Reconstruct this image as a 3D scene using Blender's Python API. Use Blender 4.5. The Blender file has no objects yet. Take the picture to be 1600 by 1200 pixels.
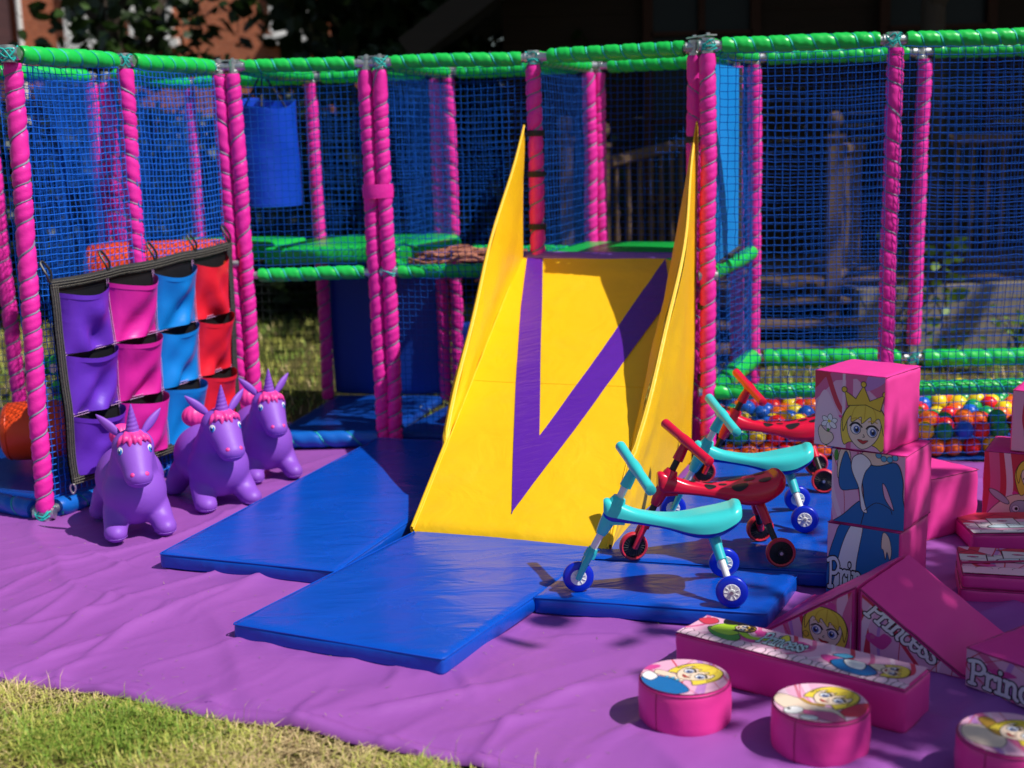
import bpy, bmesh, math, random
from mathutils import Vector, Matrix, noise
random.seed(7)
PI = math.pi
sc = bpy.context.scene
C = sc.collection
R = math.radians
D = bpy.data

# ------------------------------------------------------------------ camera
F_PX, CAM_H = 2034.0, 1.57
PITCH, ROLL = math.atan(381 / F_PX), -0.027
cam_rot = Matrix.Rotation(PI / 2 - PITCH, 3, 'X') @ Matrix.Rotation(ROLL, 3, 'Z')
cd = D.cameras.new('camera'); cam = D.objects.new('camera', cd); C.objects.link(cam)
cam.location = (0, 0, CAM_H); cam.rotation_euler = cam_rot.to_euler()
cd.sensor_width = 36; cd.lens = 36 * F_PX / 1600
cd.clip_start = 0.05; cd.clip_end = 400
cd.dof.use_dof = True; cd.dof.focus_distance = 4.6; cd.dof.aperture_fstop = 1.9
sc.camera = cam

def at(px, py, z=0.0):
    """point of the photograph standing at height z"""
    d = cam_rot @ Vector(((px - 800) / F_PX, -(py - 600) / F_PX, -1))
    t = (z - CAM_H) / d.z
    return Vector((d.x * t, d.y * t, z))

# ------------------------------------------------------------------ tags
def tag(o, label=None, cat=None, group=None, kind=None):
    if label: o['label'] = label
    if cat: o['category'] = cat
    if group: o['group'] = group
    if kind: o['kind'] = kind
    return o

def empty(name, loc=(0, 0, 0), rz=0.0):
    o = D.objects.new(name, None); C.objects.link(o)
    o.location = loc; o.rotation_euler = (0, 0, rz); o.empty_display_size = .05
    return o

def copy_tree(o, parent=None):
    c = o.copy(); C.objects.link(c); c.parent = parent
    for ch in list(o.children): copy_tree(ch, c)
    return c

# ------------------------------------------------------------------ materials
def lin(h, k=1.0):
    h = h.lstrip('#'); out = []
    for i in (0, 2, 4):
        c = int(h[i:i + 2], 16) / 255
        out.append((c / 12.92 if c <= .04045 else ((c + .055) / 1.055) ** 2.4) * k)
    return tuple(out)

def new_mat(name):
    m = D.materials.new(name); m.use_nodes = True
    nt = m.node_tree; b = nt.nodes['Principled BSDF']
    return m, nt, b

def vinyl(name, col, rough=.4, wr=.25, scale=5.0, fine=.06, var=.12, stretch=(1, 1, 1), dist=.02, spec=.42, dirt=0.0, dirtcol=(.35, .28, .2)):
    """coated fabric: colour varies a little, folds come from stretched noise"""
    m, nt, b = new_mat(name); N, L = nt.nodes, nt.links
    tc = N.new('ShaderNodeTexCoord'); mp = N.new('ShaderNodeMapping'); mp.inputs['Scale'].default_value = stretch
    L.new(tc.outputs['Object'], mp.inputs['Vector'])
    n1 = N.new('ShaderNodeTexNoise'); n1.inputs['Scale'].default_value = scale; n1.inputs['Detail'].default_value = 4; n1.inputs['Distortion'].default_value = .6
    n2 = N.new('ShaderNodeTexNoise'); n2.inputs['Scale'].default_value = 260; n2.inputs['Detail'].default_value = 2
    n3 = N.new('ShaderNodeTexNoise'); n3.inputs['Scale'].default_value = 2.3; n3.inputs['Detail'].default_value = 6
    L.new(mp.outputs[0], n1.inputs['Vector']); L.new(tc.outputs['Object'], n2.inputs['Vector']); L.new(tc.outputs['Object'], n3.inputs['Vector'])
    mx = N.new('ShaderNodeMix'); mx.data_type = 'RGBA'
    a = tuple(max(0, c * (1 - var)) for c in col); c2 = tuple(min(.95, c * (1 + var) + .004) for c in col)
    mx.inputs[6].default_value = (*a, 1); mx.inputs[7].default_value = (*c2, 1)
    L.new(n3.outputs['Fac'], mx.inputs['Factor'])
    last = mx.outputs[2]
    if dirt > 0:
        n4 = N.new('ShaderNodeTexNoise'); n4.inputs['Scale'].default_value = 7; n4.inputs['Detail'].default_value = 8; n4.inputs['Roughness'].default_value = .7
        L.new(tc.outputs['Object'], n4.inputs['Vector'])
        rp = N.new('ShaderNodeValToRGB'); rp.color_ramp.elements[0].position = .52; rp.color_ramp.elements[1].position = .8
        rp.color_ramp.elements[0].color = (0, 0, 0, 1); rp.color_ramp.elements[1].color = (dirt, dirt, dirt, 1)
        L.new(n4.outputs['Fac'], rp.inputs['Fac'])
        m2 = N.new('ShaderNodeMix'); m2.data_type = 'RGBA'; L.new(rp.outputs['Color'], m2.inputs['Factor']); L.new(last, m2.inputs[6]); m2.inputs[7].default_value = (*dirtcol, 1)
        last = m2.outputs[2]
    L.new(last, b.inputs['Base Color'])
    ma = N.new('ShaderNodeMapRange'); ma.inputs['To Min'].default_value = max(.05, rough - .1); ma.inputs['To Max'].default_value = rough + .12
    L.new(n3.outputs['Fac'], ma.inputs['Value']); L.new(ma.outputs[0], b.inputs['Roughness'])
    b.inputs['Specular IOR Level'].default_value = spec
    bp = N.new('ShaderNodeBump'); bp.inputs['Strength'].default_value = wr; bp.inputs['Distance'].default_value = dist
    L.new(n1.outputs['Fac'], bp.inputs['Height'])
    b2 = N.new('ShaderNodeBump'); b2.inputs['Strength'].default_value = fine; b2.inputs['Distance'].default_value = .002
    L.new(n2.outputs['Fac'], b2.inputs['Height']); L.new(bp.outputs[0], b2.inputs['Normal'])
    L.new(b2.outputs[0], b.inputs['Normal'])
    return m

def plain(name, col, rough=.5, metal=0.0, spec=.5, var=.1, scale=12, bump=0.0):
    m, nt, b = new_mat(name); N, L = nt.nodes, nt.links
    tc = N.new('ShaderNodeTexCoord'); n = N.new('ShaderNodeTexNoise'); n.inputs['Scale'].default_value = scale; n.inputs['Detail'].default_value = 5
    L.new(tc.outputs['Object'], n.inputs['Vector'])
    mx = N.new('ShaderNodeMix'); mx.data_type = 'RGBA'
    mx.inputs[6].default_value = (*[c * (1 - var) for c in col], 1); mx.inputs[7].default_value = (*[min(.95, c * (1 + var)) for c in col], 1)
    L.new(n.outputs['Fac'], mx.inputs['Factor']); L.new(mx.outputs[2], b.inputs['Base Color'])
    b.inputs['Roughness'].default_value = rough; b.inputs['Metallic'].default_value = metal; b.inputs['Specular IOR Level'].default_value = spec
    if bump:
        bp = N.new('ShaderNodeBump'); bp.inputs['Strength'].default_value = bump; bp.inputs['Distance'].default_value = .01
        L.new(n.outputs['Fac'], bp.inputs['Height']); L.new(bp.outputs[0], b.inputs['Normal'])
    return m

def leaf_mat(name, col, col2):
    m, nt, b = new_mat(name); N, L = nt.nodes, nt.links
    oi = N.new('ShaderNodeTexCoord'); n = N.new('ShaderNodeTexNoise'); n.inputs['Scale'].default_value = 9
    L.new(oi.outputs['Object'], n.inputs['Vector'])
    mx = N.new('ShaderNodeMix'); mx.data_type = 'RGBA'; mx.inputs[6].default_value = (*col, 1); mx.inputs[7].default_value = (*col2, 1)
    L.new(n.outputs['Fac'], mx.inputs['Factor']); L.new(mx.outputs[2], b.inputs['Base Color'])
    b.inputs['Roughness'].default_value = .5
    tr = N.new('ShaderNodeBsdfTranslucent'); L.new(mx.outputs[2], tr.inputs['Color'])
    ms = N.new('ShaderNodeMixShader'); ms.inputs[0].default_value = .25
    L.new(b.outputs[0], ms.inputs[1]); L.new(tr.outputs[0], ms.inputs[2])
    L.new(ms.outputs[0], N['Material Output'].inputs['Surface'])
    return m

M = {}
M['pink'] = vinyl('pink_vinyl_padding', lin('ee2ca6'), .32, .35, 30, var=.1, dist=.006)
M['redpink'] = vinyl('reflection_red_padding', lin('e03a50'), .35, .3, 30, var=.1, dist=.006)  # unused; pink padding with the slide's reflected light put into the colour
M['green'] = vinyl('green_vinyl_padding', lin('1fd255', .85), .32, .35, 26, var=.1, dist=.006)
M['bluepad'] = vinyl('blue_vinyl_padding', lin('0a62c0'), .35, .35, 22, var=.12, dist=.008)
M['lace_grey'] = plain('grey_lacing_cord', lin('8a92aa', .8), .7)
M['lace_teal'] = plain('teal_lacing_cord', lin('1fb6ae'), .7)
M['steel'] = plain('galvanised_steel', (.55, .56, .57), .38, .9, var=.15, scale=40)
M['net'] = plain('blue_net_cord', lin('0c54b8', .82), .7, var=.25, spec=.15)  # net blue darkened for the shade on the back nets
M['net_lit'] = plain('sunlit_blue_net_cord', lin('1470e4'), .65, var=.15, spec=.3)  # same net cord, brightened to paint sun on the front-left nets
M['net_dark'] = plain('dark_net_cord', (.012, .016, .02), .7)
M['deck_green'] = vinyl('green_deck_vinyl', lin('18c850', .8), .3, .15, 5, var=.1)
M['mat'] = vinyl('blue_mat_vinyl', lin('0054cc', .80), .26, .36, 3.2, fine=.05, var=.10, stretch=(1, 2.6, 1), dist=.03, dirt=.05, dirtcol=(.08, .16, .30))
M['mat_floor'] = vinyl('dark_blue_floor_vinyl', lin('0a4cb4', .8), .3, .3, 5, var=.12)
M['wallpad'] = vinyl('navy_wall_pad_vinyl', lin('0d4cc0', .75), .4, .25, 3, var=.12)
M['sky_blue'] = vinyl('light_blue_vinyl', lin('0a8ae0'), .4, .25, 6)
M['bag'] = vinyl('blue_bag_vinyl', lin('0a48d4', .8), .32, .4, 7)
M['yellow'] = vinyl('yellow_vinyl', lin('fcc60a', .92), .45, .45, 6, fine=.1, var=.05, stretch=(1, 1, 1), dist=.02, dirt=.11, dirtcol=(.38, .28, .08))
M['purple_stripe'] = vinyl('purple_vinyl_stripe', lin('5a20a0'), .3, .55, 14, stretch=(.6, 2.2, 1), dist=.012)
M['lilac_trim'] = vinyl('lilac_vinyl_trim', lin('7a50b8'), .32, .3, 10)
M['sheet'] = vinyl('purple_groundsheet_vinyl', lin('a85cbc', .76), .45, .50, 3.0, fine=.08, var=.08, stretch=(1, 1, 1), dist=.03, dirt=.12, dirtcol=lin('8a4a9a'))
M['uni'] = vinyl('purple_rubber', lin('9456d2', .86), .5, .04, 40, fine=.05, var=.04)
M['mane'] = vinyl('pink_rubber', lin('f0409a'), .42, .05, 40, fine=.02, var=.05)
M['white'] = plain('white_plastic', (.8, .8, .8), .35, var=.03)
M['eye_blue'] = plain('blue_eye_paint', lin('1a78c8'), .25)
M['black'] = plain('black_plastic', (.012, .012, .014), .4)
M['aqua'] = plain('aqua_plastic', lin('3ed2d2'), .28, var=.04)
M['aqua_d'] = plain('teal_plastic', lin('34bcc4'), .3, var=.04)
M['navy'] = plain('royal_blue_plastic', lin('0a2ed0', .85), .28, var=.05)
M['red'] = plain('red_plastic', lin('d8143c'), .25, var=.05)
M['red_tyre'] = plain('red_rubber_tyre', lin('c8283c'), .4, var=.08)
M['orange'] = vinyl('orange_vinyl', lin('f04a10'), .38, .2, 8)
M['webbing'] = vinyl('black_webbing', (.03, .03, .032), .75, .4, 60, var=.3)
M['pocket_back'] = vinyl('black_pvc', (.012, .012, .014), .3, .3, 6)
M['stitch'] = plain('pale_stitching', lin('c89ad0'), .7)
M['cordhem'] = plain('tan_cord', (.17, .155, .125), .8)
M['pk_purple'] = vinyl('purple_pvc_pocket', lin('6a34c4'), .36, .3, 6)
M['pk_pink'] = vinyl('pink_pvc_pocket', lin('e428a4'), .36, .3, 6)
M['pk_blue'] = vinyl('blue_pvc_pocket', lin('0a84dc'), .36, .3, 6)
M['pk_red'] = vinyl('red_pvc_pocket', lin('ea2036'), .36, .3, 6)
M['foam'] = vinyl('pink_foam_block_vinyl', lin('ea3c9c', 1.0), .4, .25, 7, fine=.12, var=.07, dist=.012)
M['foam_dark'] = vinyl('pink_block_seam', lin('b02070', .8), .45, .2, 9)
M['rope'] = plain('red_brown_rope', lin('b0705c'), .8, bump=.4)
M['ball_r'] = plain('red_ball', lin('e81c1c'), .3, var=.03)
M['ball_o'] = plain('orange_ball', lin('f4701a'), .3, var=.03)
M['ball_y'] = plain('yellow_ball', lin('f2d820'), .3, var=.03)
M['ball_g'] = plain('green_ball', lin('14a050'), .3, var=.03)
M['ball_b'] = plain('blue_ball', lin('1a60d0'), .3, var=.03)

# ------------------------------------------------------------------ mesh builder
class MB:
    def __init__(s): s.v, s.f, s.m = [], [], []
    def add(s, verts, faces, mat=0):
        o = len(s.v); s.v.extend([tuple(p) for p in verts])
        for f in faces: s.f.append([i + o for i in f]); s.m.append(mat)
        return s
    def grid(s, fn, nu, nv, mat=0, closed=False):
        vs = []
        cu = nu if closed else nu + 1
        for j in range(nv + 1):
            for i in range(cu): vs.append(fn(i / nu, j / nv))
        fs = []
        for j in range(nv):
            for i in range(nu):
                a = j * cu + i; b = j * cu + (i + 1) % cu
                fs.append((a, b, b + cu, a + cu))
        return s.add(vs, fs, mat)
    def tube(s, pts, r, seg=8, mat=0, caps=True, up=None):
        pts = [Vector(p) for p in pts]; n = len(pts); vs = []
        rr = r if isinstance(r, (list, tuple)) else [r] * n
        prev = None
        for i, p in enumerate(pts):
            t = (pts[min(i + 1, n - 1)] - pts[max(i - 1, 0)]).normalized()
            if prev is None:
                a = Vector(up) if up else (Vector((0, 0, 1)) if abs(t.z) < .9 else Vector((1, 0, 0)))
                x = (a - t * a.dot(t)).normalized()
            else:
                x = (prev - t * prev.dot(t)).normalized()
            prev = x; y = t.cross(x)
            for k in range(seg):
                w = 2 * PI * k / seg
                vs.append(p + (x * math.cos(w) + y * math.sin(w)) * rr[i])
        fs = []
        for i in range(n - 1):
            for k in range(seg):
                a = i * seg + k; b = i * seg + (k + 1) % seg
                fs.append((a, b, b + seg, a + seg))
        if caps:
            fs.append(tuple(reversed(range(seg)))); fs.append(tuple((n - 1) * seg + k for k in range(seg)))
        return s.add(vs, fs, mat)
    def box(s, c, size, rz=0.0, mat=0, mtx=None):
        hx, hy, hz = [q / 2 for q in size]; c = Vector(c)
        m = mtx or Matrix.Rotation(rz, 3, 'Z')
        vs = [c + m @ Vector((x * hx, y * hy, z * hz)) for x in (-1, 1) for y in (-1, 1) for z in (-1, 1)]
        return s.add(vs, [(0, 1, 3, 2), (4, 6, 7, 5), (0, 4, 5, 1), (2, 3, 7, 6), (0, 2, 6, 4), (1, 5, 7, 3)], mat)
    def ball(s, c, r, nu=16, nv=10, mat=0, mtx=None):
        c = Vector(c); rx, ry, rz = (r, r, r) if not isinstance(r, (tuple, list)) else r
        def fn(u, v):
            a, b = 2 * PI * u, PI * (v - .5) * .9999
            q = Vector((rx * math.cos(a) * math.cos(b), ry * math.sin(a) * math.cos(b), rz * math.sin(b)))
            return c + (mtx @ q if mtx else q)
        return s.grid(fn, nu, nv, mat, closed=True)
    def cyl(s, p0, p1, r0, r1=None, seg=16, mat=0):
        return s.tube([p0, p1], [r0, r0 if r1 is None else r1], seg, mat)
    def lathe(s, prof, c=(0, 0, 0), seg=24, mat=0, axis='Z'):
        c = Vector(c); vs = []
        for (r, h) in prof:
            for k in range(seg):
                a = 2 * PI * k / seg
                if axis == 'Z': q = Vector((r * math.cos(a), r * math.sin(a), h))
                elif axis == 'Y': q = Vector((r * math.cos(a), h, r * math.sin(a)))
                else: q = Vector((h, r * math.cos(a), r * math.sin(a)))
                vs.append(c + q)
        fs = []
        for i in range(len(prof) - 1):
            for k in range(seg):
                a = i * seg + k; b = i * seg + (k + 1) % seg
                fs.append((a, b, b + seg, a + seg))
        return s.add(vs, fs, mat)
    def shift(s, d):
        d = Vector(d); s.v = [tuple(Vector(p) + d) for p in s.v]; return s
    def mesh(s, name, mats, smooth=True, merge=0.0, angle=42, flip=True):
        me = D.meshes.new(name)
        me.from_pydata(s.v, [], s.f); 
        for m in (mats if isinstance(mats, (list, tuple)) else [mats]): me.materials.append(m)
        me.polygons.foreach_set('material_index', s.m)
        if merge or flip:
            bm = bmesh.new(); bm.from_mesh(me)
            if merge: bmesh.ops.remove_doubles(bm, verts=bm.verts, dist=merge)
            if flip: bmesh.ops.recalc_face_normals(bm, faces=bm.faces)
            bm.to_mesh(me); bm.free()
        if smooth:
            me.polygons.foreach_set('use_smooth', [True] * len(me.polygons))
            me.set_sharp_from_angle(angle=R(angle))
        me.update()
        return me
    def build(s, name, mats, parent=None, world=False, **kw):
        if world and parent is not None: s.shift(-parent.location)
        o = D.objects.new(name, s.mesh(name, mats, **kw)); C.objects.link(o)
        if parent is not None: o.parent = parent
        return o

def link_mesh(name, me, parent=None, loc=None, rot=None):
    o = D.objects.new(name, me); C.objects.link(o)
    if parent is not None: o.parent = parent
    if loc is not None: o.location = loc
    if rot is not None: o.rotation_euler = rot
    return o

def soft_box(sx, sy, sz, r=.012, puff=.004, n=14, crinkle=.0015, seed=0):
    """upholstered foam block standing on z = 0, centred in x and y"""
    mb = MB(); h = Vector((sx / 2, sy / 2, sz / 2)); inn = Vector((h.x - r, h.y - r, h.z - r))
    for ax in range(3):
        for sg in (-1, 1):
            a1, a2 = (ax + 1) % 3, (ax + 2) % 3
            def fn(u, v):
                uu, vv = u * 2 - 1, v * 2 - 1
                # denser towards the edges
                uu = math.copysign(1 - (1 - abs(uu)) ** 1.5, uu); vv = math.copysign(1 - (1 - abs(vv)) ** 1.5, vv)
                p = Vector((0, 0, 0)); p[ax] = sg * h[ax]; p[a1] = uu * h[a1]; p[a2] = vv * h[a2]
                q = Vector([max(-inn[k], min(inn[k], p[k])) for k in range(3)])
                d = p - q
                if d.length > 1e-9: d.normalize()
                w = q + d * r
                nrm = Vector((0, 0, 0)); nrm[ax] = sg
                w += nrm * puff * (1 - uu * uu) * (1 - vv * vv)
                e = max(abs(uu), abs(vv)) ** 6
                nz = noise.noise(Vector((w.x * 22 + seed, w.y * 22, w.z * 22)))
                w += d * crinkle * nz * (.4 + e)
                w.z += h.z
                return w
            mb.grid(fn, n, n)
    return mb

def catmull(pts, k=5, closed=True):
    n = len(pts); out = []
    rng = range(n) if closed else range(n - 1)
    for i in rng:
        if closed: p0, p1, p2, p3 = pts[(i - 1) % n], pts[i], pts[(i + 1) % n], pts[(i + 2) % n]
        else: p0, p1, p2, p3 = pts[max(i - 1, 0)], pts[i], pts[i + 1], pts[min(i + 2, n - 1)]
        for j in range(k):
            t = j / k
            out.append(tuple(.5 * ((2 * p1[d]) + (-p0[d] + p2[d]) * t + (2 * p0[d] - 5 * p1[d] + 4 * p2[d] - p3[d]) * t * t + (-p0[d] + 3 * p1[d] - 3 * p2[d] + p3[d]) * t ** 3) for d in range(len(p1))))
    if not closed: out.append(tuple(pts[-1]))
    return out
# ------------------------------------------------------------------ lawn, grass, ground sheet
def ground_material():
    m, nt, b = new_mat('lawn_ground'); N, L = nt.nodes, nt.links
    tc = N.new('ShaderNodeTexCoord')
    n1 = N.new('ShaderNodeTexNoise'); n1.inputs['Scale'].default_value = 1.3; n1.inputs['Detail'].default_value = 8; n1.inputs['Roughness'].default_value = .65
    n2 = N.new('ShaderNodeTexNoise'); n2.inputs['Scale'].default_value = 60; n2.inputs['Detail'].default_value = 6
    L.new(tc.outputs['Object'], n1.inputs['Vector']); L.new(tc.outputs['Object'], n2.inputs['Vector'])
    r1 = N.new('ShaderNodeValToRGB'); e = r1.color_ramp.elements
    e[0].position = .35; e[0].color = (.075, .11, .02, 1); e[1].position = .62; e[1].color = (.22, .17, .07, 1)
    L.new(n1.outputs['Fac'], r1.inputs['Fac'])
    mx = N.new('ShaderNodeMix'); mx.data_type = 'RGBA'; mx.blend_type = 'MULTIPLY'; mx.inputs['Factor'].default_value = .8
    r2 = N.new('ShaderNodeValToRGB'); r2.color_ramp.elements[0].position = .3; r2.color_ramp.elements[0].color = (.25, .22, .2, 1); r2.color_ramp.elements[1].position = .7
    L.new(n2.outputs['Fac'], r2.inputs['Fac']); L.new(r1.outputs[0], mx.inputs[6]); L.new(r2.outputs[0], mx.inputs[7])
    L.new(mx.outputs[2], b.inputs['Base Color']); b.inputs['Roughness'].default_value = .95; b.inputs['Specular IOR Level'].default_value = .1
    bp = N.new('ShaderNodeBump'); bp.inputs['Strength'].default_value = .9; bp.inputs['Distance'].default_value = .03
    L.new(n2.outputs['Fac'], bp.inputs['Height']); L.new(bp.outputs[0], b.inputs['Normal'])
    return m
g = MB().add([(-160, -60, 0), (160, -60, 0), (160, 220, 0), (-160, 220, 0)], [(0, 1, 2, 3)])
tag(g.build('lawn', ground_material(), smooth=False), kind='structure')

SA = Vector((-1.574, 3.716, 0)); SS = Vector((.935, -.355, 0)); ST = Vector((.355, .935, 0))
def sheet_edge(s): return -.022 - .11 * max(0, s - 1.15) + .02 * math.sin(s * 3.1 + .6) + .025 * noise.noise(Vector((s * 2.2, 3.3, 0)))
def ridged(x, y, z, p):
    n = noise.noise(Vector((x, y, z))); return (1 - min(1, abs(n) * 1.6)) ** p
CREASES = []
for (xa, ya, xb, yb, hh) in ((50, 1012, 198, 932, 1.2), (130, 1040, 262, 955, 1.2), (45, 1046, 125, 1012, .8), (0, 1000, 120, 930, .8), (230, 1055, 400, 1000, .7), (300, 965, 402, 908, .6), (600, 1119, 810, 1068, 1.2), (560, 1130, 700, 1092, .7),
        (728, 1100, 728, 1060, .8), (606, 1088, 612, 1052, .7), (90, 1082, 108, 1048, 1.0), (328, 1125, 334, 1098, 1.0), (0, 905, 150, 868, .8), (20, 960, 180, 890, .9), (150, 905, 240, 870, .8), (820, 1130, 960, 1060, .8), (850, 1010, 1000, 1000, .8),
        (300, 800, 520, 715, .7), (340, 850, 470, 760, .6), (120, 860, 250, 905, .7), (430, 940, 500, 1000, .7), (700, 1150, 900, 1120, .8), (470, 1140, 500, 1095, .8), (930, 1180, 1010, 1130, .7)):
    CREASES.append((at(xa, ya), at(xb, yb), hh))
def crease(p):
    z = 0
    for a, b, hh in CREASES:
        if p.x < min(a.x, b.x) - .12 or p.x > max(a.x, b.x) + .12 or p.y < min(a.y, b.y) - .12 or p.y > max(a.y, b.y) + .12: continue
        d = b - a; f = (p - a).dot(d) / d.dot(d); f2 = max(0, min(1, f))
        bend = .02 * math.sin(f2 * 3 + a.x * 9)
        n_ = Vector((-d.y, d.x, 0)).normalized(); q = (p - (a + d * f2)); k = q.dot(n_) - bend; along = (q - n_ * q.dot(n_)).length
        w = .012 if k > 0 else .03
        z += hh * .013 * math.exp(-(k / w) ** 2 - (along / .03) ** 2) * (.35 + .65 * math.sin(PI * max(.05, min(.95, f2))))
    return z
def sheet_z(s, t):
    wx = s + .18 * noise.noise(Vector((s * 1.7, t * 1.7, 5))); wy = t + .18 * noise.noise(Vector((s * 1.7, t * 1.7, 9)))
    a = wx * .95 - wy * .32; b = wx * .32 + wy * .95          # folds running away from the camera
    c = wx * .55 + wy * .83; d = wx * .83 - wy * .55          # folds running along the sheet
    z = .013 * ridged(a * 2.0, b * .5, 1, 12) + .014 * ridged(c * 1.6, d * .6, 7, 13) + .0028 * ridged(a * 6.5, b * 1.6, 4, 5)
    z += .010 * (noise.noise(Vector((s * 1.9, t * 1.9, 2))) + .3) + .0012 * noise.noise(Vector((s * 9, t * 9, 2)))
    # pleats pulled in from the free edge
    z += .012 * math.exp(-max(t, 0) * 5.5) * ridged(s * 5.0 - t * 1.5, .5, 2, 5)
    return .014 + max(z, -.006)
def sheet_pt(u, v):
    s = -1.9 + 5.4 * u; t0 = sheet_edge(s)
    k = v * 243
    if k < 3:                                                  # turned-under hem
        rows = [(.016, .002), (-.014, .004), (-.010, .014)]
        t, z = rows[int(k)]
        z = z + (sheet_z(s, 0) - .014) * (.2 + .4 * k)
        t = t0 + t
    else:
        f = (k - 3) / 240
        t = t0 + .012 + (3.45 - t0) * f
        z = sheet_z(s, t - t0) + .008 * math.exp(-(t - t0) * 60) - .009 * math.exp(-((t - t0 - .045) / .012) ** 2)
    p = SA + SS * s + ST * t
    if p.y > 5.7: z *= max(.35, 1 - (p.y - 5.7) * 1.2)
    p.z = z + crease(Vector((p.x, p.y, 0)))
    return p
sh = MB().grid(sheet_pt, 400, 243)
o = sh.build('ground_sheet', M['sheet'], angle=70)
hm = []
for k in range(300):
    s = -1.9 + 5.4 * k / 299; p = SA + SS * s + ST * (sheet_edge(s) + .045); p.z = sheet_z(s, .045) + crease(Vector((p.x, p.y, 0))) - .0085; hm.append(p)
MB().tube(hm, .0022, 4, caps=False).build('hem_stitching', plain('mauve_thread', lin('8a48a0'), .7), o)
tag(o, 'wrinkled purple vinyl groundsheet spread over the grass under all the toys', 'groundsheet')

# grass blades: front strip and the lawn beyond the frame
gm = [plain('grass_green', (.20, .32, .03), .6, var=.25), plain('grass_yellow_green', (.50, .50, .10), .6, var=.25),
      plain('straw', (.68, .52, .26), .7, var=.25), plain('dry_brown', (.30, .20, .10), .8, var=.25), plain('dark_grass', (.05, .09, .012), .6, var=.2)]
cl = MB(); rl = random.Random(8)
for k in range(260):
    s = rl.uniform(-1.2, 2.4); t = .05 + 1.4 * rl.random() ** 1.8; p = SA + SS * s + ST * (t + sheet_edge(s)); p.z = sheet_z(s, t) + crease(Vector((p.x, p.y, 0))) + .003
    a_ = rl.uniform(0, 6.28); d = Vector((math.cos(a_), math.sin(a_), rl.uniform(0, .15))) * rl.uniform(.006, .022); w_ = Vector((-d.y, d.x, 0)).normalized() * .0009
    cl.add([p - w_, p + w_, p + d + w_ * .3, p + d - w_ * .3], [(0, 1, 2, 3)], rl.choice((0, 1, 1)))
tag(cl.build('grass_clippings', [plain('clipping_green', (.12, .16, .03), .7), plain('clipping_straw', (.45, .36, .18), .7)], smooth=False, flip=False), 'loose grass clippings and straw scattered on the purple groundsheet', 'clippings', kind='stuff')
gb = MB()
def blade(p, h, lean, az, w, mat, kink=.5):
    d = Vector((math.cos(az), math.sin(az), 0)); sd = Vector((-d.y, d.x, 0)) * w
    a = p; b = p + d * lean * .35 + Vector((0, 0, h * .65)); c = p + d * lean + Vector((0, 0, h * (1 - kink * .35)))
    gb.add([a - sd, a + sd, b + sd * .7, b - sd * .7, c], [(0, 1, 2, 3), (3, 2, 4)], mat)
rg = random.Random(3)
n = 0
while n < 30000:
    s = rg.uniform(-.35, 2.1); t = -abs(rg.random() ** 1.1) * .95 - .012
    t += sheet_edge(s) - .012
    p = SA + SS * s + ST * t; p.z = 0
    dn = noise.noise(Vector((p.x * 5, p.y * 5, 0))); d2 = noise.noise(Vector((p.x * 2.3 + 9, p.y * 2.3, 4)))
    if rg.random() > .75 + dn * .9: continue
    n += 1
    left = 1 - min(1, max(0, (s - .2) / 1.3))
    gr = d2 * 1.1 + left * .28 - .06 + rg.uniform(-.45, .45)
    mat = 0 if gr > .62 else 1 if gr > .06 else 2 if rg.random() < .72 else 3
    h = rg.uniform(.018, .045) * (1 + dn * .7 + (.45 if mat == 0 else 0))
    if t > sheet_edge(s) - .07: h *= .62
    flat = rg.random() < (.4 if mat > 1 else .12)
    blade(p + Vector((0, 0, .004 if not flat else rg.uniform(.004, .02))), h * (.3 if flat else 1), (h * rg.uniform(.6, 1.6) if not flat else h * 2.6), rg.uniform(0, 2 * PI), rg.uniform(.0012, .0024), mat)
for k in range(60):                                            # seed stalks along the hem
    s = rg.uniform(-.2, 2.0); p = SA + SS * s + ST * (sheet_edge(s) - .02 - rg.random() * .1)
    blade(p, rg.uniform(.06, .11), rg.uniform(.01, .05), rg.uniform(0, 2 * PI), .0011, 2 if rg.random() < .7 else 1)
for k in range(15000):
    p = Vector((rg.uniform(-5, 4.5), rg.uniform(7.2, 12.5), 0))
    d2 = noise.noise(Vector((p.x * 1.1, p.y * 1.1, 4)))
    blade(p, rg.uniform(.03, .09), rg.uniform(.02, .07), rg.uniform(0, 2 * PI), .004, 1 if d2 + rg.uniform(-.3, .3) > 0 else 0 if rg.random() < .7 else 2)
tag(gb.build('grass', gm, smooth=False, flip=False), 'short patchy grass and straw beside the purple groundsheet', 'grass', kind='stuff')

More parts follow.
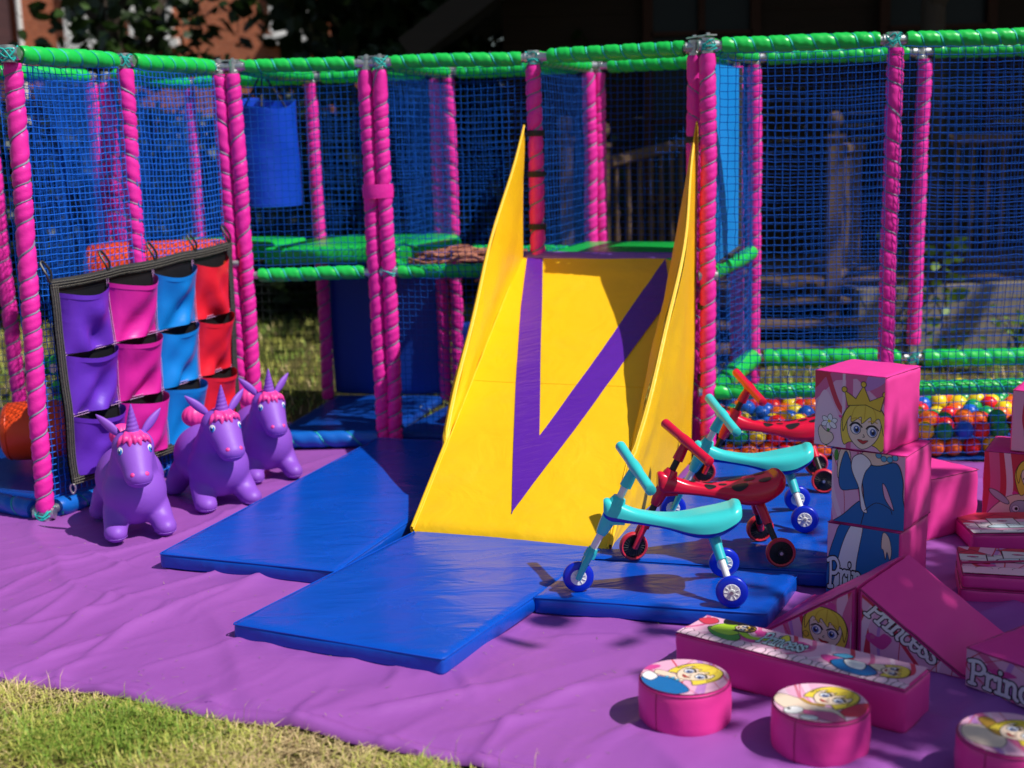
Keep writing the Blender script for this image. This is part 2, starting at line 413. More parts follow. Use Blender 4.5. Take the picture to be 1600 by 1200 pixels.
# ------------------------------------------------------------------ crash mats
def crash_mat(corners, label, th=.062, z0=.018, mat='mat', seed=0):
    """corners: front-left, front-right, back-right, back-left on the ground"""
    fl, fr, br, bl = [Vector((c[0], c[1], 0)) for c in corners]
    c = (fl + fr + br + bl) / 4
    e = empty('crash_mat', (c.x, c.y, z0))
    ln = max((bl - fl).length, .1); wd = (fr - fl).length
    def warp(q):                                               # unit box to the quad
        u = q.x / wd + .5; v = q.y / ln + .5
        p = (fl * (1 - u) + fr * u) * (1 - v) + (bl * (1 - u) + br * u) * v
        ed = min(u, 1 - u, v, 1 - v)
        z = q.z + (.004 * noise.noise(Vector((p.x * 3, p.y * 3, seed))) if q.z > th * .5 else 0)
        return Vector((p.x - c.x, p.y - c.y, z))
    b = soft_box(wd, ln, th, r=.014, puff=.006, n=22, crinkle=.0022, seed=seed)
    b.v = [tuple(warp(Vector(q))) for q in b.v]
    o = b.build('cover', M[mat], e, merge=.0004, angle=60)
    s = MB()                                                   # welted seam round the top edge
    for zz in (th - .004,):
        ring = [warp(Vector((sx * (wd / 2 - .0005), sy * (ln / 2 - .0005), zz))) for sx, sy in ((-.985, -1), (.985, -1), (1, -.985), (1, .985), (.985, 1), (-.985, 1), (-1, .985), (-1, -.985))]
        ring.append(ring[0]); s.tube(ring, .0028, 5, caps=False)
    s.build('seam', M[mat], e)
    tag(e, label, 'crash mat', 'blue crash mats round the slide')
    return e
BL2 = (-.407, 4.945)
crash_mat([(-1.345, 4.70), (-.645, 4.435), (.03, 6.30), (-.70, 6.56)], 'long blue crash mat left of the slide, half in its shadow', seed=1)
crash_mat([(-.913, 3.945), (-.225, 3.615), (.37, 4.70), (-.33, 5.02)], 'glossy blue crash mat at the foot of the yellow slide, nearest the camera', seed=2)
crash_mat([(.05, 4.115), (.785, 3.905), (.965, 4.27), (.235, 4.50)], 'narrow blue crash mat under the wheels of the nearest aqua scooter', seed=3)
crash_mat([(.262, 4.515), (1.085, 4.283), (1.62, 5.80), (.93, 6.00)], 'wide blue crash mat between the slide and the ball pit, under three scooters', seed=4, z0=.017)

# ------------------------------------------------------------------ slide
slide = empty('slide', (.2, 5.6, .0))
tag(slide, 'tall yellow foam slide with a purple V stripe and raised side wings', 'slide')
TL, TR, BL = Vector((.066, 6.58, 1.0)), Vector((.806, 6.285, 1.0)), Vector((-.403, 4.885, .088))
BR = BL + (TR - TL)
SN = (TR - TL).cross(TL - BL).normalized()
if SN.z < 0: SN = -SN
def surf(u, v, o=0.0): return TL + (TR - TL) * u + (BL - TL) * v + SN * o
def surf_uv(px, py):
    d = cam_rot @ Vector(((px - 800) / F_PX, -(py - 600) / F_PX, -1)); o0 = Vector((0, 0, CAM_H))
    t = (TL - o0).dot(SN) / d.dot(SN); q = o0 + d * t - TL
    a, b = TR - TL, BL - TL
    aa, ab, bb, qa, qb = a.dot(a), a.dot(b), b.dot(b), q.dot(a), q.dot(b)
    det = aa * bb - ab * ab
    return ((qa * bb - qb * ab) / det, (qb * aa - qa * ab) / det)
def wrinkle(u, v):
    return .0035 * noise.noise(Vector((u * 2.2, v * 22, 1))) * (.4 + .6 * max(0, 1 - v)) + .004 * noise.noise(Vector((u * 3, v * 4, 8)))
b = MB().grid(lambda u, v: surf(u, v, wrinkle(u, v) - .02 * (1 - min(1, (1 - v) * 40)) ** 2), 40, 90)
b.grid(lambda u, v: surf(u, 1, -.02) * (1 - v) + Vector((surf(u, 1).x, surf(u, 1).y, .03)) * v, 20, 3)
b.build('sliding_surface', M['yellow'], slide, world=True, angle=60)
st = [(824, 403), (848, 403), (846, 550), (843, 688), (940, 553), (1047, 404), (1058, 404), (1049, 466), (925, 636), (800, 805), (802, 720), (806, 600), (814, 480)]
def stripe(pts, nm, off=.0035):
    q = [surf_uv(*p) for p in pts]; mb = MB()
    n = len(q) // 2
    left, right = q[:n], list(reversed(q[n:]))
    def fn(a, t):
        x = t * (n - 1); i = min(int(x), n - 2); f = x - i
        l = [left[i][k] * (1 - f) + left[i + 1][k] * f for k in (0, 1)]; r = [right[i][k] * (1 - f) + right[i + 1][k] * f for k in (0, 1)]
        u = l[0] * (1 - a) + r[0] * a; v = l[1] * (1 - a) + r[1] * a
        return surf(u, v, wrinkle(u, v) + off)
    mb.grid(fn, 6, 80)
    return mb.build(nm, M['purple_stripe'], slide, world=True, angle=60)
stripe([(824, 403), (814, 480), (806, 600), (802, 712), (800, 805), (843, 688), (844, 625), (845, 550), (847, 480), (848, 403)], 'stripe')
stripe([(1040, 405), (940, 549), (836, 692), (797, 803), (801, 805), (925, 636), (1048, 466)][:3] + [(799, 804), (925, 636), (1048, 466)], 'stripe', .0045)
b = MB()
def trim(u, v):
    base = surf(-.01 + 1.02 * u, 0)
    prof = [(.03, -.02), (.0, .004), (-.03, .006), (-.06, -.004)]
    k = v * 3; i = min(int(k), 2); f = k - i
    a = prof[i][0] * (1 - f) + prof[i + 1][0] * f; z = prof[i][1] * (1 - f) + prof[i + 1][1] * f
    return base + (BL - TL).normalized() * (a + .02) + Vector((0, 0, z))
b.grid(trim, 20, 6); b.build('top_trim', M['lilac_trim'], slide, world=True, angle=60)

def wing(u, v0, peak, lean, out, thick=.028, foot=None, pw=1.0, hp=1.0):
    smin = -(.995 - v0) / v0
    def E(s): return surf(u, v0 * (1 - s))
    od = (TL - TR).normalized() * (1 if u < .5 else -1)        # outward
    top = Vector(peak) - E(1)
    def W(s):
        s0 = s; s = max(0.0, s); h = s ** hp
        p = E(s0) + Vector((0, 0, top.z * h)) + Vector((top.x, top.y, 0)) * s ** pw
        p += od * (lean * math.sin(PI * s) ** 1.2 + .005 * math.sin(s * 13)) 
        return p
    def Gd(s):
        e = E(s); sa = max(0, s); q = Vector((e.x, e.y, .045)) + od * out * (.3 + .7 * math.sin(PI * min(1, max(0, s) * 1.1)))
        if foot: q += (Vector((foot[0], foot[1], .045)) - Vector((E(1).x, E(1).y, .045))) * max(0, (s - smin) / (1 - smin))
        return q
    mb = MB()
    def inner(s, w):
        p = E(s).lerp(W(s), w); return p - od * (.02 * math.sin(PI * w) * math.sin(PI * s)) + od * .007 * noise.noise(Vector((s * 9, w * 3, u * 5)))
    mb.grid(inner, 60, 10)
    def rim(s, w):
        a = PI * w; tk = thick * (.35 + .65 * (1 - max(0, s))) * (1 if s > 0 else .5)
        return W(s) + od * tk * .5 * (1 - math.cos(a)) + Vector((0, 0, tk * .4 * math.sin(a)))
    RS = lambda q: smin + (1 - smin) * q
    mb.grid(lambda q, w: rim(RS(q), w), 70, 6)
    def outer(s, w):
        tk = thick * (.35 + .65 * (1 - max(0, s))) * (1 if s > 0 else .5); a = W(s) + od * tk; g = Gd(s)
        p = a.lerp(g, w)
        return p + od * (.006 * math.sin(PI * w) * max(0, s) + .007 * noise.noise(Vector((s * 3, w * 4, 3 + u))))
    mb.grid(lambda q, w: outer(RS(q), w), 70, 24)
    o = mb.build('side_wing', M['yellow'], slide, world=True, merge=.0005, angle=50)
    sm = MB().tube([rim(s / 40, .5) + Vector((0, 0, .002)) for s in range(41)], .004, 5)
    sm.build('piping', M['yellow'], o)
    o2 = D.objects['piping'] if False else None
    return o
vl = surf_uv(697, 690)[1]
wing(0.0, vl, (.10, 6.53, 1.635), .02, .01)
wing(1.0, surf_uv(990, 715)[1], (.880, 6.13, 1.625), .048, .0, foot=(.845, 6.03))
for ch in slide.children:
    for g2 in ch.children:                                     # piping was built in world coordinates
        g2.location = -slide.location
for u_ in (.004, .996):
    MB().tube([surf(u_, k / 60, wrinkle(u_, k / 60) + .001) for k in range(61)], .0035, 5).build('edge_seam', M['yellow'], slide, world=True)
for v_ in (.52,):
    MB().tube([surf(k / 30, v_, wrinkle(k / 30, v_) + .0005) for k in range(31)], .0014, 4).build('cross_seam', M['yellow'], slide, world=True)
# straps tying the wings to the posts
for (x, y, z) in ((.15, 6.58, 1.60), (.15, 6.58, 1.40), (.15, 6.58, 1.14), (.885, 6.17, 1.55), (.925, 6.07, .78), (.925, 6.07, .44)):
    b = MB().lathe([(.044, -.014), (.047, 0), (.044, .014)], (x, y, z), 18)
    b.build('strap', M['webbing'], slide, world=True)
# ------------------------------------------------------------------ soft play frame
frame = empty('soft_play_frame', (0, 6.5, 0))
tag(frame, 'blue netted soft play frame with pink padded posts and green padded top rails', 'play frame')

def helix_pad(length, r, pitch, chir, seed, seg=18, step=.010, groove=.20):
    mb = MB(); n = int(length / step)
    def off(z): return Vector((.006 * noise.noise(Vector((seed * 7.3, z * 2.5, 0))), .006 * noise.noise(Vector((seed * 3.1, z * 2.5, 8))), 0))
    def fn(u, v):
        z = v * length; a = 2 * PI * u
        ph = z / pitch * (1 + .10 * noise.noise(Vector((z * 2.6, seed, 0)))) - chir * u
        d = abs(ph - round(ph)) * pitch
        rr = r * (1 - groove * math.exp(-(d / .0105) ** 2) + .05 * math.sin(PI * min(1, d / pitch * 2)))
        rr *= 1 + .035 * noise.noise(Vector((math.cos(a) * 1.5, math.sin(a) * 1.5, z * 14 + seed)))
        end = min(z, length - z)
        if end < .015: rr *= .9 + .1 * end / .015
        p = off(z)
        return Vector((p.x + math.cos(a) * rr, p.y + math.sin(a) * rr, z))
    mb.grid(fn, seg, n, closed=True)
    mb.add([fn(k / seg, 0) for k in range(seg)] , [tuple(reversed(range(seg)))]); mb.add([fn(k / seg, 1) for k in range(seg)], [tuple(range(seg))])
    lc = MB(); pts = []
    turns = length / pitch; m = int(turns * 14); 
    for i in range(m + 1):
        # solve ph(z, u) = const along the helix
        z = length * i / m
        ph = z / pitch * (1 + .10 * noise.noise(Vector((z * 2.6, seed, 0))))
        a = 2 * PI * chir * ph; rr = r * (1 - groove) + .002
        p = off(z); pts.append(Vector((p.x + math.cos(a) * rr, p.y + math.sin(a) * rr, z)))
    lc.tube(pts, .0046, 4, caps=False)
    return mb, lc

_pads = {}
def pad_meshes(length, r, pitch, chir, seed, col, lace, step=.010):
    k = (round(length, 2), r, pitch, chir, seed, col, lace)
    if k not in _pads:
        a, b = helix_pad(length, r, pitch, chir, seed, step=step)
        _pads[k] = (a.mesh('padding', M[col], flip=False, angle=70), b.mesh('lacing', M[lace], flip=False))
    return _pads[k]

def orient(o, p0, p1):
    d = (Vector(p1) - Vector(p0)).normalized()
    o.location = Vector(p0) - frame.location
    o.rotation_mode = 'QUATERNION'; o.rotation_quaternion = Vector((0, 0, 1)).rotation_difference(d)

_pipe = {}
def bar(kind, p0, p1, r, pitch, chir, seed, col, lace, gap0, gap1, pr=.021):
    """padded tube: steel pipe > padding, lacing"""
    L_ = (Vector(p1) - Vector(p0)).length
    k = round(L_, 2)
    if (k, pr) not in _pipe: _pipe[(k, pr)] = MB().cyl((0, 0, 0), (0, 0, k), pr, seg=12).mesh('pipe', M['steel'])
    o = link_mesh(kind, _pipe[(k, pr)], frame); orient(o, p0, p1)
    a, b = pad_meshes(L_ - gap0 - gap1, r, pitch, chir, seed, col, lace, .010 if kind == 'post' else .012)
    link_mesh('padding', a, o, (0, 0, gap0)); link_mesh('lacing', b, o, (0, 0, gap0))
    return o

_clamp = MB().lathe([(.0, -.034), (.03, -.034), (.03, -.02), (.027, -.018), (.027, .018), (.03, .02), (.03, .034), (0, .034)], seg=14).cyl((-.045, 0, 0), (.045, 0, 0), .026, seg=14).mesh('clamp', M['steel'])
def clamp(p, rz=0.0):
    o = link_mesh('clamp', _clamp, frame, Vector(p) - frame.location, (0, 0, rz)); return o

TOP = 1.965
# plan positions (x, y)
LQ = (-3.05, 6.10); LQ2 = (-3.4, 6.5); LF = (-2.02, 5.40); LB = (-2.52, 6.55); MID = (-1.725, 6.03)
B1 = (-1.41, 6.66); B1b = (-1.34, 6.66)
C1 = (-.68, 6.66); C1b = (-.612, 6.645)
S1 = (.148, 6.58); S2 = (.882, 6.17); S2b = (.926, 6.05)
D1 = (1.745, 6.00); D2 = (2.62, 5.98)
A_in1 = (-2.20, 7.18); A_in2 = (-2.13, 7.22); A_far = (-1.93, 8.2)
B_back = (-1.13, 7.88); C_back = (-.32, 7.72); C_back2 = (-.40, 7.76)
S_back = (.48, 7.5); S_back2 = (.54, 7.56)
P_back = (1.345, 7.14); P_back2 = (1.27, 7.22); P_back3 = (2.185, 7.0); P_back4 = (3.1, 6.9)
def post(xy, lean=(0, 0), chir=1, seed=1, base=.0, top=TOP, foot=.035, col='pink', r=.0375, pitch=.088, topgap=.055):
    p0 = (xy[0], xy[1], base); p1 = (xy[0] + lean[0], xy[1] + lean[1], top + .02)
    return bar('post', p0, p1, r, pitch, chir, seed, col, 'lace_grey', foot, topgap)
post(LF, (.03, 0.05), 1, 1, foot=.06); post(LB, (-.03, 0), 1, 2, foot=.05)
post(MID, (.02, 0), -1, 3); post(B1, (-.005, 0), -1, 4); post(B1b, (-.005, -.01), 1, 1)
post(C1, (-.01, 0), 1, 2); post(C1b, (-.005, 0), 1, 5)
post(S1, (0, 0), 1, 1); post(S2, (0, 0), -1, 3, pitch=.16); post(S2b, (0, 0), 1, 2, pitch=.078)
post(D1, (.015, 0), -1, 4, pitch=.082); post(D2, (.01, 0), 1, 5)
post(A_in1, (-.02, 0), 1, 1, pitch=.1); post(A_in2, (-.02, 0), -1, 3, pitch=.1); post(A_far, (0, 0), 1, 2, pitch=.1)
post(B_back, (-.01, 0), 1, 5, pitch=.1); post(C_back, (0, 0), -1, 4, pitch=.1); post(C_back2, (0, 0), -1, 3, pitch=.1)
post(S_back, (0, 0), 1, 2, pitch=.1); post(S_back2, (0, 0), 1, 5, pitch=.1)
post(P_back, (0, 0), 1, 1, pitch=.095); post(P_back2, (-.01, .02), 1, 5, pitch=.095); post(P_back3, (.02, 0), 1, 2, pitch=.1, base=.0, foot=.42); post(P_back4, (0, 0), 1, 5)
# inner sides of the slide posts redden by light bounced off the slide
# top rails
def rail(a, b, z0=TOP, z1=None, chir=1, seed=1, col='green', lace='lace_teal', g0=.06, g1=.06, r=.037, pitch=.085):
    return bar('rail', (a[0], a[1], z0), (b[0], b[1], z1 if z1 is not None else z0), r, pitch, chir, seed, col, lace, g0, g1)
lt = lambda p, d: (p[0] + d, p[1])
rail(lt(LF, .03), lt(MID, .02)); rail(lt(MID, .02), lt(B1, -.005), seed=2); rail(B1b, C1, seed=3, r=.034); rail(C1b, S1, seed=4, r=.034)
rail(S1, S2, seed=5, g0=.09, g1=.05); rail(S2b, D1, seed=1); rail(D1, D2, seed=2)
rail(lt(LF, .03), LQ, seed=3); rail(LB, A_in1, seed=4); rail(A_in2, A_far, seed=1); rail(A_far, B_back, seed=5); rail(A_in2, B1, seed=2)
rail(B_back, C_back2, seed=1); rail(C_back, S_back, seed=2); rail(S_back2, P_back2, seed=3); rail(P_back, P_back3, seed=4); rail(P_back3, P_back4, seed=5)
rail(B1b, B_back, seed=5); rail(C1b, C_back, seed=3); rail(S1, S_back, seed=1); rail(S2b, P_back, seed=2)
# deck rails at .93 m, pit rails, floor rails
rail(B1b, C1, .925, seed=1, r=.035); rail(C1b, S1, .925, seed=3, r=.035, g0=.05); rail(C1b, C_back, .95, seed=4); rail(S2b, P_back, .93, .93, seed=2, g0=.08, g1=.06)
rail(C_back, S_back, .93, seed=5); rail(LB, A_in1, .47, seed=4, r=.05, pitch=.12)
rail((-2.05, 5.75), (-2.05, 6.6), .62, seed=5, r=.05, pitch=.14); rail((-2.1, 5.8), (-1.7, 6.7), .5, seed=2, r=.05, pitch=.14)
rail(S2b, D1, .375, seed=2, r=.036, pitch=.1, g0=.03); rail(D1, D2, .375, seed=3, r=.036, pitch=.1); rail(P_back, P_back3, .345, seed=1, r=.047, pitch=.13); rail(P_back3, P_back4, .345, seed=2, r=.047, pitch=.13)
rail(S2b, P_back, .36, .345, seed=3, r=.05, pitch=.3, g0=.1, g1=.03)
for (a, b, sd) in ((LF, MID, 1), (MID, B1, 2), (LF, LQ, 3), (B1b, C1, 4)):
    rail(a, b, .055, seed=sd, col='bluepad', lace='lace_teal', r=.042, pitch=.16, g0=.07, g1=.03)
for p in (lt(LF, .03), lt(MID, .02), lt(B1, -.005), B1b, C1, C1b, S1, S2, S2b, D1, D2, P_back3, P_back, S_back, B_back, C_back):
    clamp((p[0], p[1], TOP))
for p in (C1, C1b, S2b): clamp((p[0], p[1], .925))
for p in (P_back3, P_back): clamp((p[0], p[1], .345))
clamp((LF[0], LF[1], .05)); clamp((S2b[0], S2b[1], .375))
# bolt plates that join the doubled posts, pink cuff on the middle pair, cords at the joints
def plate(a, b, z):
    m = MB(); c = ((a[0] + b[0]) / 2, (a[1] + b[1]) / 2, z); w = math.dist(a, b) + .07
    m.box(c, (w, .05, .006), math.atan2(b[1] - a[1], b[0] - a[0]))
    for q in (a, b): m.cyl((q[0], q[1], z), (q[0], q[1], z + .012), .009, seg=6)
    m.build('joining_plate', M['steel'], frame, world=True, smooth=False)
plate(lt(B1, -.005), lt(B1b, -.005), TOP + .03); plate(C1, C1b, TOP + .03); plate(S2, S2b, TOP + .045)
b = MB().lathe([(.05, -.035), (.052, 0), (.05, .035)], (0, 0, 0), 24)
b.v = [(x * 1.55, y * 1.1, z) for x, y, z in b.v]; b.shift((-.65, 6.65, 1.335)); b.build('cuff', M['pink'], frame, world=True)
rc = random.Random(5)
for p in (lt(LF, .03), lt(MID, .02), C1b, S2b, D1, S1, (LF[0], LF[1], .05), (P_back3[0], P_back3[1], .345), (C1b[0], C1b[1], .925)):
    z = p[2] if len(p) > 2 else TOP
    pts = []; a0 = rc.uniform(0, 6.28)
    for i in range(40):
        a = a0 + i * .8; rr = .034 + rc.uniform(0, .009)
        pts.append((p[0] + math.cos(a) * rr, p[1] + math.sin(a) * rr, z + rc.uniform(-.03, .03)))
    MB().tube(catmull(pts, 3, False), .0035, 4, caps=False).build('cord', M['lace_teal'], frame, world=True)

# ------------------------------------------------------------------ nets (every cord is a strand of geometry)
def net(p00, p10, p11, p01, cell=.032, bag=.03, r=.00165, seed=0, mat='net', jit=.005):
    p00, p10, p11, p01 = map(Vector, (p00, p10, p11, p01))
    w = max((p10 - p00).length, (p11 - p01).length); h = max((p01 - p00).length, (p11 - p10).length)
    nu, nv = max(2, int(w / cell)), max(2, int(h / cell))
    nrm = (p10 - p00).cross(p01 - p00).normalized()
    def P(u, v):
        p = (p00 * (1 - u) + p10 * u) * (1 - v) + (p01 * (1 - u) + p11 * u) * v
        e = math.sin(PI * min(1, max(0, u))) * math.sin(PI * min(1, max(0, v)))
        n1 = noise.noise(Vector((u * w * 2.3, v * h * 2.3, seed * 3.7)))
        p = p + nrm * bag * e * (.5 + 1.2 * n1)
        p.z += .02 * e * noise.noise(Vector((u * w * 1.6, v * h * 1.6, seed + 11))) - .012 * math.sin(PI * u) * v
        k = Vector((noise.noise(Vector((u * w * 18, v * h * 18, seed))), noise.noise(Vector((u * w * 18, v * h * 18, seed + 5))), noise.noise(Vector((u * w * 18, v * h * 18, seed + 9)))))
        return p + k * jit
    mb = MB(); V = mb.v; Fc = mb.f
    pt = [[P(i / nu, j / nv) for i in range(nu + 1)] for j in range(nv + 1)]
    def strand(pts):
        o = len(V); n = len(pts)
        for i, p in enumerate(pts):
            t = (pts[min(i + 1, n - 1)] - pts[max(0, i - 1)]).normalized()
            s = t.cross(nrm).normalized() * r; q = nrm * r
            V.extend((p + q, p - q * .5 + s * .87, p - q * .5 - s * .87))
        for i in range(n - 1):
            a = o + i * 3
            for k in range(3):
                k2 = (k + 1) % 3
                Fc.append((a + k, a + k2, a + 3 + k2, a + 3 + k))
    for j in range(nv + 1): strand(pt[j])
    for i in range(nu + 1): strand([pt[j][i] for j in range(nv + 1)])
    mb.m = [0] * len(Fc)
    return mb.build('net', M[mat], frame, world=True, flip=False, smooth=False)
def wall_net(a, b, z0, z1, **k):
    d = Vector((b[0] - a[0], b[1] - a[1], 0)).normalized() * .03
    return net((a[0] + d.x, a[1] + d.y, z0), (b[0] - d.x, b[1] - d.y, z0), (b[0] - d.x, b[1] - d.y, z1), (a[0] + d.x, a[1] + d.y, z1), **k)
ZT = TOP - .03
fo = lambda p, dx, dy: (p[0] + dx, p[1] + dy)
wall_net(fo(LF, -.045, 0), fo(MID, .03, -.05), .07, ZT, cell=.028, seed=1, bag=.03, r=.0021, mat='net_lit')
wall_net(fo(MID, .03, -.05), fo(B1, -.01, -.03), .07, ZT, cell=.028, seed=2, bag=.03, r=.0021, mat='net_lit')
wall_net(LB, LQ2, .05, ZT, cell=.034, seed=3)
wall_net(fo(LF, .02, .2), A_in1, .1, ZT, cell=.034, seed=21, bag=.06)
wall_net(LB, A_in1, .05, ZT, cell=.036, seed=4); wall_net(A_in2, A_far, .9, ZT, cell=.036, seed=5); wall_net(A_far, B_back, .9, ZT, cell=.036, seed=6)
wall_net(A_in2, B1, .9, ZT, cell=.036, seed=16)
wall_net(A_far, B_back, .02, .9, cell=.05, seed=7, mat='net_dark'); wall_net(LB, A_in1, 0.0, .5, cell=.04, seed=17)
wall_net(B1b, C1, .94, ZT, cell=.034, seed=8); wall_net(C1b, S1, .03, ZT, cell=.033, seed=9, bag=.05)
wall_net(B_back, C_back2, 1.0, ZT, cell=.034, seed=11)
wall_net(C1b, C_back, 1.0, ZT, cell=.036, seed=12); wall_net(C_back, S_back, .95, ZT, cell=.036, seed=13); wall_net(S_back2, P_back2, .98, ZT, cell=.038, seed=14)
wall_net(S1, S_back, 1.0, ZT, cell=.04, seed=22)
wall_net(S2b, P_back, .03, ZT, cell=.034, seed=15, bag=.05)
wall_net(fo(S2b, .02, -.02), fo(D1, 0, -.045), .07, ZT, cell=.034, seed=18, bag=.045, r=.0018); wall_net(fo(D1, 0, -.045), fo(D2, 0, -.03), .07, ZT, cell=.034, seed=19, bag=.045, r=.0018)
wall_net(P_back, P_back3, .35, ZT, cell=.038, seed=20, bag=.05); wall_net(P_back3, P_back4, .35, ZT, cell=.038, seed=23, bag=.05)
wall_net(P_back, P_back3, .02, .33, cell=.038, seed=24); wall_net(P_back3, P_back4, .02, .33, cell=.038, seed=25)
# dense bunched net hanging behind the left panel
for k in range(1):
    x0 = -1.95 + .12 * k
    net((x0 - .25, 6.1 + .18 * k, .95), (x0 + .12, 6.9 + .1 * k, .95), (x0 + .1, 6.95 + .1 * k, ZT), (x0 - .28, 6.15 + .18 * k, ZT), cell=.034, seed=30 + k, bag=.07, jit=.012)

# ------------------------------------------------------------------ decks and padded floors (parts of the frame)
def slab(pts, z, th, mat, name, parent=frame):
    pts = [Vector((p[0], p[1], 0)) for p in pts]; c = sum(pts, Vector()) / len(pts)
    fl, fr, br, bl = pts; wd, ln = (fr - fl).length, (bl - fl).length
    b = soft_box(wd, ln, th, r=min(.02, th * .4), puff=.01, n=14, crinkle=.003, seed=z * 10)
    def warp(q):
        u, v = q[0] / wd + .5, q[1] / ln + .5
        p = (fl * (1 - u) + fr * u) * (1 - v) + (bl * (1 - u) + br * u) * v
        return (p.x, p.y, z - th + q[2])
    b.v = [warp(q) for q in b.v]
    return b.build(name, M[mat], parent, world=True, merge=.0005, angle=60)
slab([fo(B1b, .02, .34), fo(C1, .02, .34), fo(C_back2, -.03, 0), fo(B_back, .06, 0)], 1.035, .095, 'deck_green', 'deck')
slab([fo(C1b, .02, .10), fo(C1b, .05, .10), fo(C_back, -.04, .0), fo(C1b, .02, 1.05)], 1.04, .10, 'deck_green', 'deck')
slab([(-2.1, 7.35), (-1.4, 7.2), (-1.2, 7.8), (-1.9, 8.1)], 1.035, .09, 'deck_green', 'deck')
slab([fo(S1, .03, .06), fo(S2, -.04, .05), (1.22, 7.1), fo(S_back, -.05, -.1)], .995, .07, 'deck_green', 'deck')
slab([fo(C1b, .05, .1), fo(S1, -.05, .04), fo(S1, -.02, .75), fo(C1b, .3, .75)], .03, .025, 'mat_floor', 'floor_pad')
slab([fo(LF, .01, .07), fo(B1, -.05, -.03), fo(A_in2, .3, .1), fo(LB, -.9, -.3)], .10, .09, 'mat_floor', 'floor_pad')
slab([fo(B1b, .03, .05), fo(C1, -.0, .05), fo(C_back2, -.02, 0), fo(B_back, .05, 0)], .06, .055, 'mat_floor', 'floor_pad')
slab([fo(C1, .04, .1), fo(S1, -.03, .06), fo(S_back, -.1, 0), fo(C_back, .03, 0)], .06, .05, 'mat_floor', 'floor_pad')
slab([fo(S2b, .05, .04), fo(D2, .2, .04), fo(P_back4, .1, -.05), fo(P_back, .03, -.05)], .02, .016, 'mat_floor', 'floor_pad')
# navy wall pads under the deck
def pad_wall(a, b, z0, z1, th=.05, mat='wallpad', name='wall_pad'):
    a, b_ = Vector((a[0], a[1], 0)), Vector((b[0], b[1], 0)); d = b_ - a; w = d.length
    s = soft_box(w, th, z1 - z0, r=.015, puff=.012, n=12, crinkle=.003, seed=w)
    mt = Matrix.Rotation(math.atan2(d.y, d.x), 3, 'Z'); c = (a + b_) / 2
    s.v = [tuple(mt @ Vector(q) + Vector((c.x, c.y, z0))) for q in s.v]
    return s.build(name, M[mat], frame, world=True, merge=.0005, angle=60)
pad_wall(fo(B_back, .04, .06), fo(C_back2, -.02, .06), .06, .9)
pad_wall((-.33, 7.74), (.1, 7.62), .06, .5)
# ------------------------------------------------------------------ red-brown scramble net on the small bridge
b = MB(); rr = random.Random(9)
for k in range(26):
    x0 = -.60 + rr.uniform(0, .12); y0 = 6.75 + rr.random() * .5; pts = []
    for i in range(7):
        pts.append((x0 + i * .1 + rr.uniform(-.03, .03), y0 + rr.uniform(-.05, .05) + i * .02, .955 + rr.uniform(-.02, .035)))
    b.tube(catmull(pts, 4, False), .009, 6)
for k in range(4):
    pts = [(-.25 + k * .1 + rr.uniform(-.04, .04), 6.7 - .01 * i, .95 - .025 * i + rr.uniform(-.015, .015)) for i in range(4)]
    b.tube(catmull(pts, 4, False), .009, 6)
o = b.build('rope_net', M['rope'])
tag(o, 'crumpled red-brown rope net bunched on the green walkway left of the slide', 'rope net')

# ------------------------------------------------------------------ hanging blue panel right of the slide, punch bag, orange rollers
e = empty('hanging_panel', (.975, 6.17, .98))
b = MB(); n0 = Vector((.20, .43, 0)).normalized(); 
def pn(u, v):
    q = n0 * (.05 + .44 * u) + Vector((0, 0, .03 - .06 * (1 - v) * (1 - u) + .88 * v)); q += Vector((n0.y, -n0.x, 0)) * .02 * math.sin(PI * u) * math.sin(PI * v); return q - n0 * .05
b.grid(pn, 12, 24); b.grid(lambda u, v: pn(u, v) + Vector((-n0.y, n0.x, 0)) * .03, 12, 24)
b.build('panel', M['sky_blue'], e)
b = MB(); b.tube([pn(0, 0), pn(.5, 0), pn(1, 0), pn(1, .5), pn(1, 1)], .014, 6)
for k in range(5): b.tube([pn(k / 4, 0), pn(k / 4, 0) - Vector((0, 0, .07))], .004, 5)
b.build('webbing_edge', M['webbing'], e)
tag(e, 'light blue vinyl panel with black webbing edge hanging right of the slide', 'panel')

bagc = Vector((-1.305, 7.22, 0))
e = empty('punch_bag', (bagc.x, bagc.y, 1.25))
def bagf(u, v):
    a = 2 * PI * u; r = .176 * (1 + .02 * math.sin(3 * a + v * 5) + .015 * noise.noise(Vector((math.cos(a) * 2, math.sin(a) * 2, v * 6))))
    z = .0 + .55 * v + (.030 * math.sin(a) + .012 * math.sin(3 * a + 1)) * v ** 6
    return Vector((r * math.cos(a), r * math.sin(a), z))
b = MB().grid(bagf, 40, 26, closed=True)
b.grid(lambda u, v: bagf(u, 1) * Vector((1 - .08 * v, 1 - .08 * v, 1)).x if False else Vector((bagf(u, 1).x * (1 - .06 * v), bagf(u, 1).y * (1 - .06 * v), bagf(u, 1).z - .10 * v * v + .01 * math.sin(PI * v))), 40, 5, closed=True)
b.grid(lambda u, v: Vector((bagf(u, 1).x * .94 * (1 - v), bagf(u, 1).y * .94 * (1 - v), bagf(u, 1).z - .10 + .03 * v)), 40, 4, closed=True)
b.grid(lambda u, v: Vector((bagf(u, 0).x * (1 - v), bagf(u, 0).y * (1 - v), -.006 * math.sin(PI * v))), 40, 4, closed=True)
b.build('bag', M['bag'], e, angle=70)
b = MB()
for a in (.6, 2.7, 4.8): b.tube([(.13 * math.cos(a), .13 * math.sin(a), .53), (.02 * math.cos(a), .02 * math.sin(a), .69)], .006, 6)
b.tube([(0, 0, .68), (0, 0, .735)], .008, 6)
